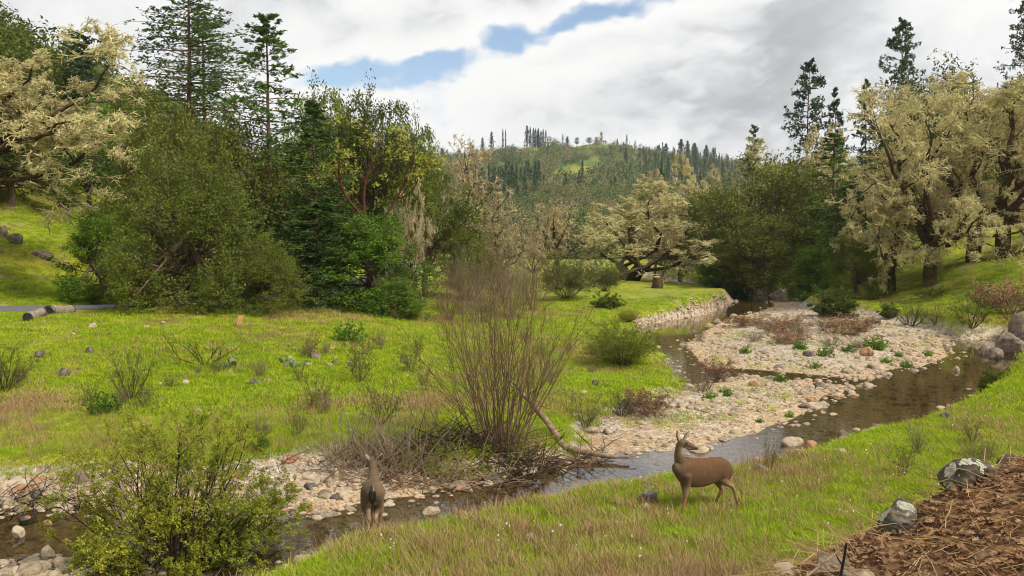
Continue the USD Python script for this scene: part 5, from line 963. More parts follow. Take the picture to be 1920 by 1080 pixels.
def walking_doe():
    # seen from behind: the spine runs away from the camera, haunches nearest
    def sec(u, v0, v1, hw, y): c0, c1 = Q(u, v0, y), Q(u, v1, y); return ball((c0 + c1) / 2, (hw, .06, (c0[2] - c1[2]) / 2), 0.1, 28)
    b = [sec(698.5, 909, 938, .120, 14.66), sec(698.5, 900, 946, .195, 14.76), sec(698.5, 897.5, 949, .198, 14.92), sec(699.5, 898, 950, .200, 15.12), sec(700.5, 897, 948, .185, 15.34), sec(701.5, 896, 942, .150, 15.5), sec(702, 900, 930, .10, 15.62)]
    P = [hull(b[i], b[i + 1]) for i in range(len(b) - 1)]
    nb, nm, nt = Q(701, 905, 15.5), Q(700.5, 884, 15.66), Q(698.5, 868, 15.74)
    P += chain([(nb, .115), (nm, .082), (nt, .066)])
    sk, mz, ns = Q(696.5, 863.5, 15.80), Q(692.5, 868, 15.93), Q(690.5, 872, 16.02)
    P += chain([(nt, .064), (sk, .070), (mz, .045), (ns, .027)])
    e1, i1 = ear(Q(692.5, 863, 15.76), Q(684.0, 850.5, 15.74), .105, (-.2, -.9, .3)); e2, i2 = ear(Q(701, 861, 15.76), Q(717.5, 847.5, 15.76), .082, (.9, -.1, .2))
    P += e1 + e2
    P += chain([(Q(689, 928, 14.80), .120), (Q(686, 950, 14.84), .088), (Q(690, 966, 14.76), .045), (Q(692, 974, 14.70), .032), (Q(690.5, 979, 14.71), .030), (Q(685.5, 998, 14.74), .020), (Q(684, 1003, 14.74), .024), (Q(683.5, 1009, 14.73), .026)])
    P += chain([(Q(708, 928, 14.88), .115), (Q(709, 948, 14.98), .078), (Q(706, 963, 14.95), .042), (Q(704, 975, 14.92), .031), (Q(703.5, 979, 14.92), .029), (Q(702.5, 990, 14.94), .020), (Q(702, 998, 14.95), .024), (Q(701.5, 1001, 14.95), .026)])
    P += chain([(Q(712, 935, 15.42), .075), (Q(714.5, 955, 15.44), .045), (Q(713.5, 970, 15.45), .028), (Q(711.5, 984, 15.47), .019), (Q(711, 990, 15.47), .024)])
    P += chain([(Q(692, 935, 15.44), .075), (Q(697, 955, 15.46), .045), (Q(699.5, 970, 15.48), .028), (Q(699.5, 984, 15.5), .019), (Q(699.5, 990, 15.5), .024)])
    m = skin(P, 0.015, 8); V = m.vertices; bot = Q(698, 950, 14.9)[2]; zz = V[:, 2]; x0 = Q(698.5, 920, 14.8)[0]
    c = np.tile([0.135, 0.088, 0.050], (len(V), 1))
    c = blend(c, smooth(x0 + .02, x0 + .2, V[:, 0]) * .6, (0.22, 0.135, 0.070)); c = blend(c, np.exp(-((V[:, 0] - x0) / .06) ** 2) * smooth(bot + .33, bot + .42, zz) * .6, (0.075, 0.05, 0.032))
    c = blend(c, smooth(bot - .02, bot - .16, zz), (0.26, 0.155, 0.085))
    c = blend(c, near_pt(V, Q(699.5, 950, 14.74), .085), (0.62, 0.52, 0.36)); c = blend(c, near_pt(V, Q(702.5, 966, 14.9), .05), (0.6, .5, .36)); c = blend(c, near_pt(V, Q(707, 945, 14.78), .05) * .8, (0.42, .25, .12))
    c = blend(c, near_pt(V, Q(698, 858, 15.7), .07) * .7, (0.07, .048, .032)); c = blend(c, near_pt(V, ns, .03), (0.03, .025, .02))
    for p in (Q(684.5, 850.5, 15.74), Q(717, 848, 15.76)): c = blend(c, near_pt(V, p, .04) * .7, (0.06, .042, .03))
    for p in (Q(683.5, 1010, 14.73), Q(701.5, 1002, 14.95)): c = blend(c, near_pt(V, p, .035), (0.045, .03, .022))
    t = thing('deer', 'grey-brown doe walking away with black tail towards the camera', 'deer')
    furred(t, m, c)
    tl = skin(chain([(Q(698.2, 913, 14.66), .036), (Q(698.2, 924, 14.62), .062), (Q(698.2, 934, 14.60), .058), (Q(698.3, 945, 14.60), .024)]), .014, 6)
    tl.vertices[:, 1] = (tl.vertices[:, 1] - 14.63) * 0.55 + 14.62
    obj('tail', tl, 'deer_black', t, smooth=True)
    obj('ear', i1, 'ear_inner', t, smooth=True); obj('ear', i2, 'ear_inner', t, smooth=True); obj('nose', ball(ns, (.022, .022, .018)), 'deer_black', t, smooth=True)
    for s_ in (-1, 1): obj('eye', ball(Q(696.5, 865, 15.86) + [s_ * .055, .02, -.005], .018), 'deer_black', t, smooth=True)
standing_doe(); walking_doe()
# ---------------------------------------------------------------- boulders
def rock(seed, size, flat=0.6, rough=0.22, sub=3, angular=0.0):
    m = trimesh.creation.icosphere(subdivisions=sub); V = m.vertices; rg = np.random.default_rng(seed)
    for _ in range(int(7 * angular) + 3):
        d = unit(rg.normal(0, 1, 3)); h = rg.uniform(0.55, 0.88); s = V @ d; V = V - np.maximum(s - h, 0)[:, None] * d * 0.92
    V = V * (1 + rough * (fbm(V * 1.6 + seed * 3.1, 4, seed) - 0.5) + 0.35 * rough * (fbm(V * 7 + seed, 2, seed + 9) - 0.5))[:, None]
    return V * np.array(size) * np.array([0.5, 0.5, 0.5 * flat / 0.6 if np.ndim(size) == 0 else 0.5]), np.array(m.faces)
BOULD = [(1428, 890, 54, 22, 'grey_rock', 'flat dark grey rock in the grass right of the standing doe', .7), (1217, 948, 48, 32, 'grey_rock', 'dark grey rock in the grass left of the standing doe, the bigger of the pair', .5), (1214, 918, 30, 14, 'brown_rock', 'small brown stone just behind the dark grey rock', .3),
         (1210, 957, 22, 14, 'pale_rock', 'pale stone at the front foot of the dark grey rock', .4), (1322, 935, 20, 10, 'pale_rock', 'small pale stone under the belly of the standing doe', .2), (996, 1020, 28, 24, 'tan_rock', 'pinkish rounded stone standing in the near grass, bottom centre', .2), (902, 1026, 24, 14, 'tan_rock', 'pinkish stone left of the one at the bottom centre', .3),
         (868, 970, 20, 16, 'rust_rock', 'reddish stone at the near water edge', .3), (808, 965, 38, 14, 'tan_rock', 'flat tan stone at the near water edge, left of the reddish one', .3), (852, 962, 18, 10, 'grey_rock', 'small grey stone between the tan and the reddish stones', .3), (890, 980, 26, 14, 'brown_rock', 'brown stone half sunk behind the near grass', .3), (940, 985, 24, 10, 'tan_rock', 'low tan stone in the near grass', .3),
         (1100, 985, 30, 14, 'grey_rock', 'grey stone in the grass below the dark grey rock', .5), (1118, 1010, 24, 10, 'tan_rock', 'low tan stone in the near grass left of the standing doe', .3), (1150, 960, 16, 9, 'tan_rock', 'tiny tan stone left of the dark grey rock', .3), (1490, 836, 50, 16, 'pale_rock', 'pale flat rock at the water edge where the pool narrows', .4), (1579, 852, 26, 14, 'pale_rock', 'whitish stone in the grass below the pool', .4),
         (1522, 842, 26, 18, 'rust_rock', 'rust stone beside the pale flat rock', .4), (1585, 820, 30, 12, 'brown_rock', 'brown flat stone on the bank of the pool', .4), (1650, 806, 30, 14, 'brown_rock', 'low brown stone on the pool bank, right of the flat one', .4), (1778, 786, 30, 14, 'grey_rock', 'grey stone on the grass by the right end of the pool', .6), (1812, 790, 14, 8, 'grey_rock', 'small grey stone beside the grey stone on the right grass', .5), (1860, 732, 30, 12, 'brown_rock', 'brown stone sunk in the right bank', .4),
         (1627, 668, 36, 20, 'rust_rock', 'rust-coloured boulder on the gravel bar', .3), (1590, 700, 26, 12, 'tan_rock', 'smooth grey-tan boulder by the thin channel', .2), (1638, 692, 26, 12, 'tan_rock', 'low tan boulder right of the smooth one', .2), (1522, 755, 24, 14, 'rust_rock', 'reddish boulder low on the gravel bar', .3), (1647, 608, 26, 12, 'grey_rock', 'dark grey boulder at the back edge of the gravel bar', .5), (1278, 766, 22, 14, 'pale_rock', 'round pale boulder beside the dirt patch', .1),
         (1852, 664, 30, 18, 'brown_rock', 'brown boulder in the riffle at the right edge', .4), (1872, 672, 36, 22, 'brown_rock', 'wet brown boulder in front of the dark slabs at right', .5), (1898, 660, 60, 56, 'brown_rock', 'big dark slab boulder at the right edge above the riffle', .9), (1925, 640, 60, 60, 'brown_rock', 'tilted brown slab boulder cut by the right edge', .9), (1795, 696, 14, 10, 'tan_rock', 'single tan stone standing in the pool', .2),
         (148, 908, 34, 28, 'brown_rock', 'round dark brown cobble at the foot of the left bank', .15), (120, 905, 24, 18, 'grey_rock', 'grey cobble left of the round dark brown one', .2), (628, 900, 22, 24, 'pale_rock', 'round cream cobble on the bar behind the walking doe', .1), (70, 934, 34, 18, 'grey_rock', 'grey oval cobble at the left water edge', .15), (12, 952, 30, 20, 'tan_rock', 'tan cobble cut by the left edge', .2), (170, 912, 26, 18, 'pale_rock', 'cream cobble right of the round dark brown one', .2),
         (30, 1008, 30, 24, 'pale_rock', 'pale stone at the left edge in the water', .2), (86, 1044, 30, 22, 'pale_rock', 'blocky pale stone on the near cobbles at lower left', .4), (264, 1000, 34, 18, 'pale_rock', 'pink-white flat stone under the big brush', .2), (86, 985, 20, 10, 'rust_rock', 'pinkish stone in the water at left', .2), (40, 1055, 22, 14, 'grey_rock', 'grey stone on the near cobbles at lower left', .3), (665, 993, 30, 12, 'pale_rock', 'pale flat stone at the feet of the walking doe', .3),
         (117, 705, 26, 16, 'grey_rock', 'grey stone alone in the left meadow', .5), (475, 722, 30, 12, 'grey_rock', 'low grey stone in the middle of the meadow', .5), (500, 718, 20, 8, 'tan_rock', 'small flat stone right of the low grey one', .3), (345, 722, 20, 10, 'pale_rock', 'pale stone right of the leggy dark shrub', .3), (70, 672, 34, 16, 'grey_rock', 'grey stone in the earth step at left', .6), (165, 664, 24, 14, 'grey_rock', 'dark stone right of the earth step at left', .6), (590, 672, 30, 14, 'brown_rock', 'brown stones pile on the meadow near the prickly clump', .5), (370, 774, 18, 9, 'pale_rock', 'buff stone in the meadow above the big brush', .3),
         (172, 615, 22, 10, 'pale_rock', 'pale stone on the mound below the log', .4), (1118, 724, 20, 12, 'grey_rock', 'grey stone on the meadow left of the rust-brown dead shrub', .4), (1095, 740, 16, 9, 'pale_rock', 'white stone next to the grey meadow stone', .3), (1140, 815, 22, 14, 'tan_rock', 'tan stone at the water end of the leaning log', .2), (72, 484, 44, 16, 'brown_rock', 'rusty brown boulder on the green slope at left', .5), (25, 455, 34, 20, 'grey_rock', 'dark boulder on the green slope near the left edge', .4), (2, 445, 24, 30, 'brown_rock', 'dark stump-like boulder at the left edge of the slope', .4)]
for k, (u, v, w, h, m_, lb, ang_) in enumerate(BOULD):
    p = hit(u, v)
    if p is None: continue
    if p[2] < 0: p = pix(u, v, 0.0)
    s = p[1] / FPX; H = max(h * s, 0.04); W = w * s * 0.92
    V, F = rock(100 + k, (W * 1.05, W * 0.85, H * 1.5), rough=0.25 + .3 * ang_, angular=ang_ * 1.4)
    t = usdkit.mesh(stage, path_of('boulder' if w > 24 else 'stone'), (V, F), MATS[m_], smooth=40 if ang_ < .45 else 28)
    place(t, p + [0, W * 0.3, H * 0.16], k * 1.3); tag(t.GetPrim(), lb, 'rock')
# the boulders on the near leaf bank
for k, (u, v, y, w, h, d, m_, lb) in enumerate([(1822, 962, 6.3, .44, .30, .38, 'lichen_rock', 'boulder blotched with pale lichen at the edge of the leaf litter, highest of the row'), (1690, 1000, 6.2, .36, .28, .34, 'lichen_rock', 'rounded grey boulder with a little lichen, middle of the row along the leaf litter'), (1562, 1062, 5.9, .30, .22, .30, 'brown_rock', 'knobbly brown boulder by a dark forked twig, lowest of the row along the leaf litter'), (1610, 1060, 5.55, .28, .18, .26, 'tan_rock', 'tan boulder under dead leaves beside the knobbly brown one'), (1480, 1072, 6.1, .3, .14, .3, 'tan_rock', 'low flat stone at the bottom edge left of the brown boulder'), (1905, 905, 7.2, .3, .2, .3, 'grey_rock', 'grey stone in dry stems at the right edge')]):
    p = at(u, v, y); g = float(ground(p[0], p[1])); V, F = rock(300 + k, (w, d, h), rough=0.5, angular=1.0, sub=4)
    t = usdkit.mesh(stage, path_of('boulder'), (V, F), MATS[m_], smooth=30); place(t, (p[0], p[1], g + h * 0.06), k * 2.1 + 0.4); tag(t.GetPrim(), lb, 'rock')
rg = np.random.default_rng(19); LOOSE = []
for lb, grp, n, (u0, u1, v0, v1), lo, hi in (('small weathered stone lying in the left meadow grass', 'small stones of the left meadow', 60, (20, 800, 655, 790), .06, .24), ('small stone on the earthy mound in front of the logs', 'small stones on the mound by the logs', 26, (110, 340, 600, 640), .08, .26),
        ('small stone half hidden in the near grass', 'small stones of the near grass', 34, (700, 1880, 800, 1060), .04, .13), ('small stone in the grass around the prickly clump', 'stones around the middle meadow clump', 16, (520, 680, 655, 690), .1, .3)):
    for k in range(n):
        p = hit(rg.uniform(u0, u1), rg.uniform(v0, v1))
        if p is None or look(SG, p[0], p[1]) < .5 or field(TONE[..., 1], p[0], p[1]) > .85: continue
        s = rg.uniform(lo, hi); V, F = rock(700 + k, (s, s * .8, s * .6), rough=.4, sub=2, angular=.4)
        t = usdkit.mesh(stage, path_of('stone'), (V, F), MATS[t_c := str(rg.choice(['tan_rock', 'grey_rock', 'brown_rock', 'pale_rock', 'tan_rock']))], smooth=35)
        place(t, p + [0, 0, s * .1], rg.uniform(0, 6)); col = str(t_c); tag(t.GetPrim(), lb, 'rock', grp); LOOSE.append((lb.replace('small', 'small ' + col.split('_')[0], 1), 960 + FPX * p[0] / p[1], t.GetPrim()))
tell_apart(LOOSE)
# ---------------------------------------------------------------- cobbles of the bars: the larger ones each a part of the bar
rg = np.random.default_rng(9)
N = 60000; y = 12.5 * (6.2 ** rg.uniform(0, 1, N)); x = rg.uniform(-0.66, 0.62, N) * y
w_, g_ = look(SW, x, y), look(SG, x, y); z = ground(x, y)
jit = n2(x, y, 0.5, 61, 3)
ok = (g_ < 0.15) & (w_ > -2.2) & (rg.uniform(0, 1, N) < np.where(w_ < 0, 0.30, np.clip((jit - 0.30) * 4, 0.25, 1)))
sand = dirtm_at = sum(np.exp(-((x - c[0]) ** 2 + (y - c[1]) ** 2) / 1.2 ** 2) for c in dirt_c)
ok &= rg.uniform(0, 1, N) > sand * 0.9
x, y, z, w_ = x[ok], y[ok], z[ok], w_[ok]
# stones lie closer together where they are near enough to be seen one by one
sz = np.clip(rg.lognormal(-2.25, 0.62, len(x)), 0.03, 0.5) * np.where(y > 26, 1.25, 1.0) * np.where(w_ < 0, 0.8, 1)
SV = [rock(500 + k, (1.0, 0.78, 0.62), rough=0.55, sub=2, angular=.5) for k in range(8)]
big = sz / y; order = np.argsort(-big)
LANDBAR = LAND['gravel_bar']
tone_i = 0
N2 = 9000; yc = rg.uniform(46, 78, N2); xc = rg.uniform(4, 20, N2); cm = field(np.where(cutb.reshape(NA, NR) > 0.2, 1.0, 0.0), xc, yc) > .4; xc, yc = xc[cm], yc[cm]
cob = UsdShade.Material.Get(stage, '/World/Looks/cobble')
sel = order[:300]
for k in sel:
    V, F = SV[k % 8]; a = rg.uniform(0, 6.28); c, s = math.cos(a), math.sin(a)
    W = V * sz[k]; W = np.stack([W[:, 0] * c - W[:, 1] * s, W[:, 0] * s + W[:, 1] * c, W[:, 2]], 1) + [x[k], y[k], z[k] + sz[k] * 0.03]
    m_ = ['pale_rock', 'tan_rock', 'brown_rock', 'tan_rock', 'pale_rock', 'grey_rock', 'rust_rock', 'tan_rock', 'pale_rock', 'tan_rock'][int(rg.integers(0, 10))]
    obj('stone', (W, F), m_, LANDBAR, smooth=True)
rest = order[300:]
SV1 = [rock(520 + k, (1.0, 0.8, 0.6), rough=0.5, sub=1, angular=.4) for k in range(6)]
scatter('gravel', [(f'pebble' , v, 'cobble') for v in SV1], np.vstack([np.stack([x[rest], y[rest], z[rest] + sz[rest] * 0.02], 1), np.stack([xc, yc, ground(xc, yc)], 1)]), rg.integers(0, 6, len(rest) + len(xc)), rg.uniform(0, 6.28, len(rest) + len(xc)), np.r_[sz[rest], rg.uniform(.12, .4, len(xc))], label='rounded cobbles and pebbles covering the creek bars', cat='gravel')
# ---------------------------------------------------------------- grass
def tuft(seed, n, h, spread, wid, bend=0.5, lean=0.25):
    r2 = np.random.default_rng(seed); a = r2.uniform(0, 2 * PI, n); rad = spread * np.sqrt(r2.uniform(0, 1, n)); o = np.stack([rad * np.cos(a), rad * np.sin(a), np.full(n, -0.02)], 1)
    d = unit(np.stack([r2.normal(0, lean, n), r2.normal(0, lean, n), np.ones(n)], 1)); L = h * r2.uniform(0.5, 1.15, n); b = r2.uniform(0, 2 * PI, n); bd = np.stack([np.cos(b), np.sin(b), np.full(n, -.35)], 1) * (bend * L)[:, None]
    s = np.stack([-np.sin(b), np.cos(b), np.zeros(n)], 1) * wid / 2
    m = o + d * (L * 0.55)[:, None] + bd * 0.25; t = o + d * L[:, None] + bd
    V = np.stack([o - s, o + s, m - s * .8, m + s * .8, t], 1).reshape(-1, 3); q = np.arange(n)[:, None] * 5
    return V, np.vstack([q + [[0, 1, 3]], q + [[0, 3, 2]], q + [[2, 3, 4]]])
rg = np.random.default_rng(10)
def meadow_points(n, y0, y1, ax=0.62):
    y = y0 * ((y1 / y0) ** rg.uniform(0, 1, n)); x = rg.uniform(-ax, ax, n) * y
    return x, y
GREEN_X, GREEN_Y = [], []
x, y = meadow_points(52000, 9.0, 62, 0.60)
g_ = look(SG, x, y); tn = field(TONE[..., 1], x, y); fl = interpd = np.where(y < 150, 1, 0)
pat = n2(x, y, 0.35, 71, 3)
ok = (g_ > 0.12 + 0.35 * (pat - .5)) & (rg.uniform(0, 1, len(x)) > tn * 1.15)
ok |= (g_ < -.5) & (look(SW, x, y) > 1.2) & (rg.uniform(0, 1, len(x)) < .07) & (y > 24)
ok &= shapely.distance(LineString(ROAD), shapely.points(x, y)) > 2.1
x, y, pat = x[ok], y[ok], pat[ok]; z = ground(x, y)
dry = n2(x, y, 0.22, 72, 4) + 0.11 * np.exp(-((y - 24.5 - 0.1 * x) / 2.2) ** 2) * (x < -2) + 0.03 * smooth(13.5, 11, y) + 0.07 * smooth(5, 9, x) * smooth(17, 11, y)
near_ = y < 24
kind = np.where(dry + rg.normal(0, .13, len(x)) > 0.72, 2, 0); kind = np.where((dry + rg.normal(0, .10, len(x)) > 0.86), 4, kind)
idx = kind + np.where(near_, 0, 1)
scatter('meadow_grass', [('green_tuft', tuft(1, 34, 0.17, 0.20, 0.009), 'grass_blade'), ('green_tuft_wide', tuft(2, 42, 0.15, 0.42, 0.020), 'grass_blade'), ('dry_tuft', tuft(3, 26, 0.28, 0.18, 0.008, lean=.2), 'straw_blade'), ('dry_tuft_wide', tuft(4, 34, 0.22, 0.40, 0.016), 'straw_blade'),
                         ('dead_stems', tuft(5, 16, 0.45, 0.20, 0.008, bend=.3, lean=.2), 'purple_straw'), ('dead_stems_wide', tuft(6, 22, 0.38, 0.40, 0.014, bend=.3), 'purple_straw')],
        np.stack([x, y, z], 1), idx, rg.uniform(0, 6.28, len(x)), rg.uniform(0.55, 1.25, len(x)) * (0.7 + 0.6 * pat), label='short fresh meadow grass with drifts of dry straw', cat='grass')
# tall dry weeds standing in the grass: near bottom edge, right bank, left bank top
xs, ys = [], []
for (u0, u1, v0, v1, n) in ((620, 1500, 985, 1078, 60), (1300, 1900, 860, 1010, 150), (1640, 1915, 700, 860, 60), (0, 640, 775, 850, 150), (40, 620, 800, 860, 80), (560, 900, 960, 1060, 50), (1000, 1250, 700, 780, 20), (380, 540, 980, 1070, 40)):
    for _ in range(n):
        p = hit(rg.uniform(u0, u1), rg.uniform(v0, v1))
        if p is not None and look(SG, p[0], p[1]) > 0.1 and field(TONE[..., 1], p[0], p[1]) < .5: xs.append(p)
xs = np.array(xs)
scatter('dry_weeds', [('stalk', tuft(7, 9, 0.62, 0.14, 0.007, bend=.25, lean=.18), 'straw_blade'), ('stalk_b', tuft(8, 12, 0.55, 0.18, 0.007, bend=.35, lean=.25), 'purple_straw')], xs, rg.integers(0, 2, len(xs)), rg.uniform(0, 6.28, len(xs)), rg.uniform(0.5, 1.1, len(xs)), label='tall thin dry weed stalks standing over the grass', cat='dry grass')
xs = []
for _ in range(100):
    p = hit(*(rg.uniform(1180, 1900), rg.uniform(790, 1000)) if rg.uniform() < .75 else (rg.uniform(700, 1300), rg.uniform(990, 1075)))
    if p is not None and look(SG, p[0], p[1]) > 0.2 and field(TONE[..., 1], p[0], p[1]) < .3: xs.append(p + [0, 0, rg.uniform(.12, .3)])
xs = np.array(xs); fl = leaves(np.random.default_rng(3), np.random.default_rng(4).normal(0, .006, (7, 3)), 0.022, 0.8)
scatter('white_flowers', [('flower', fl, 'petal')], xs, np.zeros(len(xs), int), rg.uniform(0, 6, len(xs)), rg.uniform(.6, 1.2, len(xs)), label='tiny white flower heads dotted over the near grass', cat='flowers')
# ---------------------------------------------------------------- leaf litter on the near bank
def litter_leaf(seed, L=0.085):
    r2 = np.random.default_rng(seed); n = 9; t = np.linspace(0, 1, n); w = (np.sin(t * PI) ** .7) * (0.28 + 0.14 * np.cos(t * 21)) * L; w[0] = w[-1] = 0.002; curl = r2.uniform(.3, 1.1)
    c = np.stack([(t - .5) * L, np.zeros(n), (4 * (t - .5) ** 2 - .5) * L * .22 * r2.uniform(-1, 1.5)], 1); up = np.abs(w) * curl * 0.6
    V = np.vstack([c, c + np.stack([np.zeros(n), w, up + r2.normal(0, .004, n)], 1), c + np.stack([np.zeros(n), -w, up + r2.normal(0, .004, n)], 1)])
    i = np.arange(n - 1); return V, np.vstack([np.stack([i, i + 1, n + i + 1], 1), np.stack([i, n + i + 1, n + i], 1), np.stack([i + 1, i, 2 * n + i], 1), np.stack([i + 1, 2 * n + i, 2 * n + i + 1], 1)])
LL = [litter_leaf(k) for k in range(7)]
x = rg.uniform(0.6, 5.2, 16000); y = rg.uniform(2.8, 9.5, 16000); tn = field(TONE[..., 1], x, y); uu = 960 + FPX * x / y
ok = (rg.uniform(0, 1, len(x)) < tn ** 1.5) & (uu < 2100) & (uu > 1150); x, y = x[ok], y[ok]; z = ground(x, y)
cnt = len(x)
dirn = np.linalg.norm(np.stack([x, y, z - 5], 1), axis=1); o = np.argsort(dirn + 6 * (np.abs(960 + FPX * x / y - 1620) > 300)); first, rest = o[:300], o[300:]
for k in first:
    V, F = LL[k % 7]; M_ = trimesh.transformations.euler_matrix(rg.uniform(-.6, .6), rg.uniform(-.6, .6), rg.uniform(0, 6.28))[:3, :3]
    obj('leaf', (V @ M_.T * rg.uniform(.5, 1.1) + [x[k], y[k], z[k] + rg.uniform(.01, .05)], F), 'litter_leaf', LAND['leaf_litter_bank'])
scatter('leaf_litter', [('dead_leaf', v, 'litter_leaf') for v in LL], np.stack([x[rest], y[rest], z[rest] + rg.uniform(0.0, .045, len(rest))], 1), rg.integers(0, 7, len(rest)), rg.uniform(0, 6.28, len(rest)), rg.uniform(.35, .95, len(rest)), tilt=rg.normal(0, .5, len(rest)), label='brown fallen oak leaves covering the near bank', cat='leaf litter')
sx, sy = rg.uniform(1.0, 4.2, 1000), rg.uniform(3.6, 7.5, 1000); ok = field(TONE[..., 1], sx, sy) > .5; sx, sy = sx[ok], sy[ok]
a = rg.uniform(0, 6.28, len(sx)); L = rg.uniform(.12, .55, len(sx)); e = rg.uniform(-.1, .45, len(sx)); d = np.stack([np.cos(a) * np.cos(e), np.sin(a) * np.cos(e), np.sin(e)], 1); b = np.stack([sx, sy, ground(sx, sy) + .015], 1)
u_ = np.linspace(0, 1, 4)[None, :, None]; P = b[:, None] + d[:, None] * u_ * L[:, None, None] + rg.normal(0, .012, (len(sx), 4, 3))
tag(obj('twig_litter', tubes(P, np.full((len(sx), 4), .0028), 3), 'straw_blade'), 'thin dry straw stems lying among the fallen leaves', 'dry stems', kind='stuff')
# ---------------------------------------------------------------- road, logs, stake, fence, wire, driftwood, debris
c = shapely.LineString(ROAD); s = np.linspace(0, c.length, 260); pc = np.array([c.interpolate(q).coords[0] for q in s]); from scipy.ndimage import gaussian_filter1d
pc = gaussian_filter1d(pc, 4, axis=0, mode='nearest'); tn_ = unit(np.gradient(pc, axis=0)); nr = np.stack([-tn_[:, 1], tn_[:, 0]], 1); cols = np.linspace(-1.7, 1.7, 7)
G = pc[:, None] + nr[:, None] * cols[None, :, None]; zz = road_z(G[..., 0], G[..., 1]) + 0.05 - (cols / 1.7) ** 2 * 0.04
V = np.concatenate([G, zz[..., None]], -1).reshape(-1, 3); i, j = np.meshgrid(np.arange(259), np.arange(6), indexing='ij')
Fq = np.stack([i * 7 + j, i * 7 + j + 1, (i + 1) * 7 + j + 1, (i + 1) * 7 + j], -1).reshape(-1, 4)
if np.cross(V[Fq[0, 1]] - V[Fq[0, 0]], V[Fq[0, 2]] - V[Fq[0, 0]])[2] < 0: Fq = Fq[:, ::-1]
tag(obj('road', (V, Fq), 'asphalt', smooth=True), kind='structure')
def log_thing(label, u0, v0, u1, v1, r, dark_end=0):
    p0, p1 = hit(u0, v0), hit(u1, v1); p0[2] += r * .7; p1[2] += r * .7
    if abs(p1[1] - p0[1]) > 2: p1[1] = p0[1] + .9; p1[0] = (u1 - 960) / FPX * p1[1]; p1[2] = float(ground(p1[0], p1[1])) + r * .7
    P = p0 + (p1 - p0) * np.linspace(0, 1, 9)[:, None]; t = thing('log', label, 'log')
    rl = np.random.default_rng(int(u0)); P[1:-1] += rl.normal(0, .03, (7, 3)); R = r * np.linspace(1.1, .82, 9) * (1 + rl.normal(0, .07, 9)); V, F = tubes(np.stack([np.interp(np.linspace(0, 8, 33), np.arange(9), P[:, q]) for q in range(3)], 1)[None], np.interp(np.linspace(0, 8, 33), np.arange(9), R)[None], 18); V = V + (fbm(V * 5, 3, 4)[:, None] - .5) * .16 * unit(np.random.default_rng(2).normal(0, 1, (1, 3)) + np.array([0, -1, 1])); obj('trunk', (V, F), 'old_wood', t, smooth=50)
    for k, (q, s_) in enumerate(((P[0], -1), (P[-1], 1))):
        d = unit(P[-1] - P[0]) * s_; V2, F2 = tubes(np.stack([q, q + d * .04, q + d * .041])[None], np.array([[r * 1.0, r * .9, 0.001]]), 14); obj('sawn_end', (V2, F2), 'charred_wood' if k == dark_end else 'old_wood', t, smooth=30)
log_thing('grey log with a dark charred end, right of two on the mound', 92, 590, 134, 587, .22)
log_thing('grey log half sunk in the grass, left of two on the mound', 52, 602, 80, 594, .2)
p = hit(448, 613); t = thing('stake', 'short new orange-tan wooden stake leaning in the grass', 'stake', p, .3, tilt=(.0, .16)); obj('post', box((-.09, -.03, -.2), (.09, .03, .46)), 'new_wood', t)
yy = np.linspace(66, 92, 15); fx = np.interp(yy, *RF) + 20.2 / .92; t = thing('path_fence', 'low dark post fence along the path behind the golden oaks', 'fence')
fp = np.stack([fx, yy, ground(fx, yy)], 1)
for q in fp: obj('post', box(q + [-.09, -.09, -.3], q + [.09, .09, 1.0]), 'charred_wood', t)
for h_ in (.45, .85):
    for a, b in zip(fp[:-1], fp[1:]): obj('rail', tubes(*stem([a + [.1, .0, h_], b + [.1, 0, h_]], .045, .045, 2), 4), 'bark', t)
a, b = at(-40, 222, 58), at(330, 258, 74); u_ = np.linspace(0, 1, 24)[:, None]; P = a + (b - a) * u_; P[:, 2] -= (1.2 * 4 * u_ * (1 - u_))[:, 0]
tag(obj('power_line', tubes(P[None], np.full((1, 24), .022), 5), 'wire'), 'thin wire slung across the wood at the left', 'wire')
def on_ground(pts): return [np.array(hit(u, v)) + [0, 0, dz] for u, v, dz in pts]
t = thing('driftwood', 'long leaning driftwood branch resting against the tall willow clump, foot in the water', 'branch')
e = on_ground([(1055, 845, .05)])[0]; y0 = e[1]
P, R = stem([at(962, 718, y0 + .9), at(1000, 760, y0 + .7), at(1040, 812, y0 + .35), at(1062, 838, y0 + .1), at(1110, 850, y0 - .25), at(1180, 857, y0 - .5)], .035, .06, 26, 3, .012); R[0] = np.interp(np.linspace(0, 1, 26), [0, .15, .6, 1], [.03, .07, .09, .04])
obj('trunk', tubes(P, R, 9), 'drift_wood', t, smooth=True)
rg = np.random.default_rng(8); B, rb = fork(rg, P, R, 9, .55, (30, 80), 6, .22, -.05, (.1, .95), .4, .3, absolute=True)
for k in range(0, 9, 2): obj('side_branch', tubes(B[k:k + 1], rb[k:k + 1], 5), 'drift_wood', t)
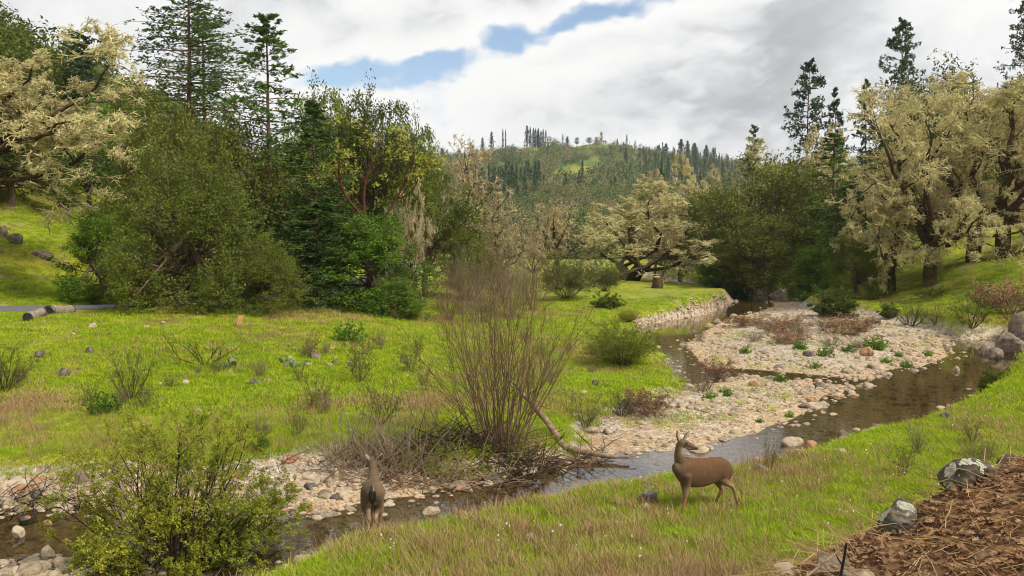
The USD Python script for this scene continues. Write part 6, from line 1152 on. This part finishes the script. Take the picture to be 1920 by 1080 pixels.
def debris(label, u, v, n, wx, wy, h, L, m_='dark_twig', lean=0.0, seed=1, r=.008):
    rg = np.random.default_rng(seed); c = hit(u, v); a = rg.uniform(0, PI, n); e = rg.normal(.18, .3, n) + lean
    o = np.stack([rg.normal(0, wx / 2, n), rg.normal(0, wy / 2, n)], 1); rad = (o[:, 0] / wx) ** 2 + (o[:, 1] / wy) ** 2; xy = c[:2] + o
    z = ground(xy[:, 0], xy[:, 1]) + h * np.exp(-rad * 2.5) * rg.uniform(0, 1, n); l = L * rg.uniform(.3, 1.2, n)
    d = np.stack([np.cos(a) * np.cos(e), np.sin(a) * np.cos(e) * .7, np.sin(e)], 1); k = 6; P = np.empty((n, k, 3)); p = np.c_[xy, z] - d * l[:, None] / 2 * .8; p[:, 2] = np.maximum(p[:, 2], ground(p[:, 0], p[:, 1])); P[:, 0] = p
    for s in range(1, k): d = unit(d + rg.normal(0, .16, (n, 3)) + [0, 0, -.03]); p = p + d * (l / (k - 1))[:, None]; P[:, s] = p
    R = r * rg.uniform(.5, 2.2, (n, 1)) * np.linspace(1, .4, k); t = thing('stick_pile', label, 'debris')
    tag(obj('sticks', tubes(P, R, 4), m_, t), kind='stuff')
debris('dark tangle of dead sticks heaped under the tall willow clump', 900, 855, 420, 2.4, .9, .45, 1.0, 'dark_twig', 0.1, 1)
debris('brown flood-borne stick tangle at the water edge under the tall willow clump', 985, 850, 260, 1.9, .8, .25, 1.2, 'bare_twig', 0, 2)
debris('russet brush pile with upright stems behind the walking doe', 715, 868, 330, 1.3, .8, .35, 1.3, 'red_twig', .55, 3)
debris('low mat of dead sticks along the water, left of the tall willow clump', 800, 905, 260, 2.2, .6, .18, 1.3, 'bare_twig', 0, 4)
debris('thin sticks washed along the left water edge', 60, 952, 160, 2.0, .5, .08, 1.2, 'dark_twig', -.1, 5, .006)
p = hit(1232, 540); V, F = tubes(*stem([p - [0, 0, .2], p + [0.05, 0, .5], p + [0, 0, .95]], .55, .42, 6, 4, .03), 12)
t = thing('stump', 'short mossy orange-topped stump by the foot of the spreading valley oak', 'stump'); obj('bole', (V, F), 'mossy_bark', t, smooth=40); obj('top', ball(p + [0, 0, .93], (.43, .43, .16)), 'rust_rock', t, smooth=True)
# the forked twig at the bottom edge
p = at(1575, 1085, 5.4); P, R = stem([p, at(1582, 1050, 5.4), at(1587, 1018, 5.38)], .010, .006, 6); P2_, R2 = stem([at(1500, 1090, 5.3), at(1545, 1055, 5.36), at(1588, 1020, 5.4)], .008, .006, 6); P3, R3 = stem([at(1581, 1062, 5.4), at(1570, 1045, 5.4), at(1563, 1030, 5.42)], .006, .003, 5)
t = thing('dead_twig', 'dark forked dead twig standing at the bottom edge among the near boulders', 'twig')
obj('stem', tubes(P, R, 6), 'dark_twig', t); obj('prop', tubes(P2_, R2, 6), 'drift_wood', t); obj('fork', tubes(P3, R3, 5), 'dark_twig', t)

# ---------------------------------------------------------------- prickly pears and thin meadow weeds
for k, (u, v, n_, lb) in enumerate([(545, 688, 11, 'pale blue-green prickly pear clump in the middle meadow'), (428, 690, 7, 'small prickly pear clump left of the bigger one in the meadow'), (650, 634, 7, 'small prickly pear clump at the foot of the bank below the low fir')]):
    p = hit(u, v); rg = np.random.default_rng(40 + k); t = thing('prickly_pear', lb, 'cactus', p, scale=.75)
    for q in range(n_):
        c = np.array([rg.normal(0, .32), rg.normal(0, .2), rg.uniform(.08, .34)]); m = trimesh.creation.icosphere(subdivisions=2); m.vertices = m.vertices * [.12, .025, .15]
        m.apply_transform(trimesh.transformations.euler_matrix(rg.normal(0, .4), rg.normal(0, .4), rg.uniform(0, 6.28))); m.apply_translation(c); obj('pad', m, 'cactus_pad', t, smooth=True)
rg = np.random.default_rng(50); WEED = []
for (u0, u1, v0, v1, n_) in ((20, 620, 690, 840, 16), (560, 800, 640, 800, 9), (980, 1260, 640, 760, 9), (1300, 1880, 800, 900, 8)):
    for q in range(n_):
        p = hit(rg.uniform(u0, u1), rg.uniform(v0, v1))
        if p is None or look(SG, p[0], p[1]) < .6 or field(TONE[..., 1], p[0], p[1]) > .5: continue
        WEED.append(('thin bare weed standing in the ' + ('left meadow' if u0 < 500 else 'grass left of the tall willow' if u0 < 800 else 'grass by the broom bush' if u0 < 1200 else 'near right grass'), 960 + FPX * p[0] / p[1], from_proto('bare_b' if q % 3 else 'reedy', 'bare_weed', 'thin bare weed', 'plant', p, rg.uniform(0, 6), (rg.uniform(.35, .7),) * 2 + (rg.uniform(.4, .95),), 'thin bare weeds in the grass')))
tell_apart(WEED)
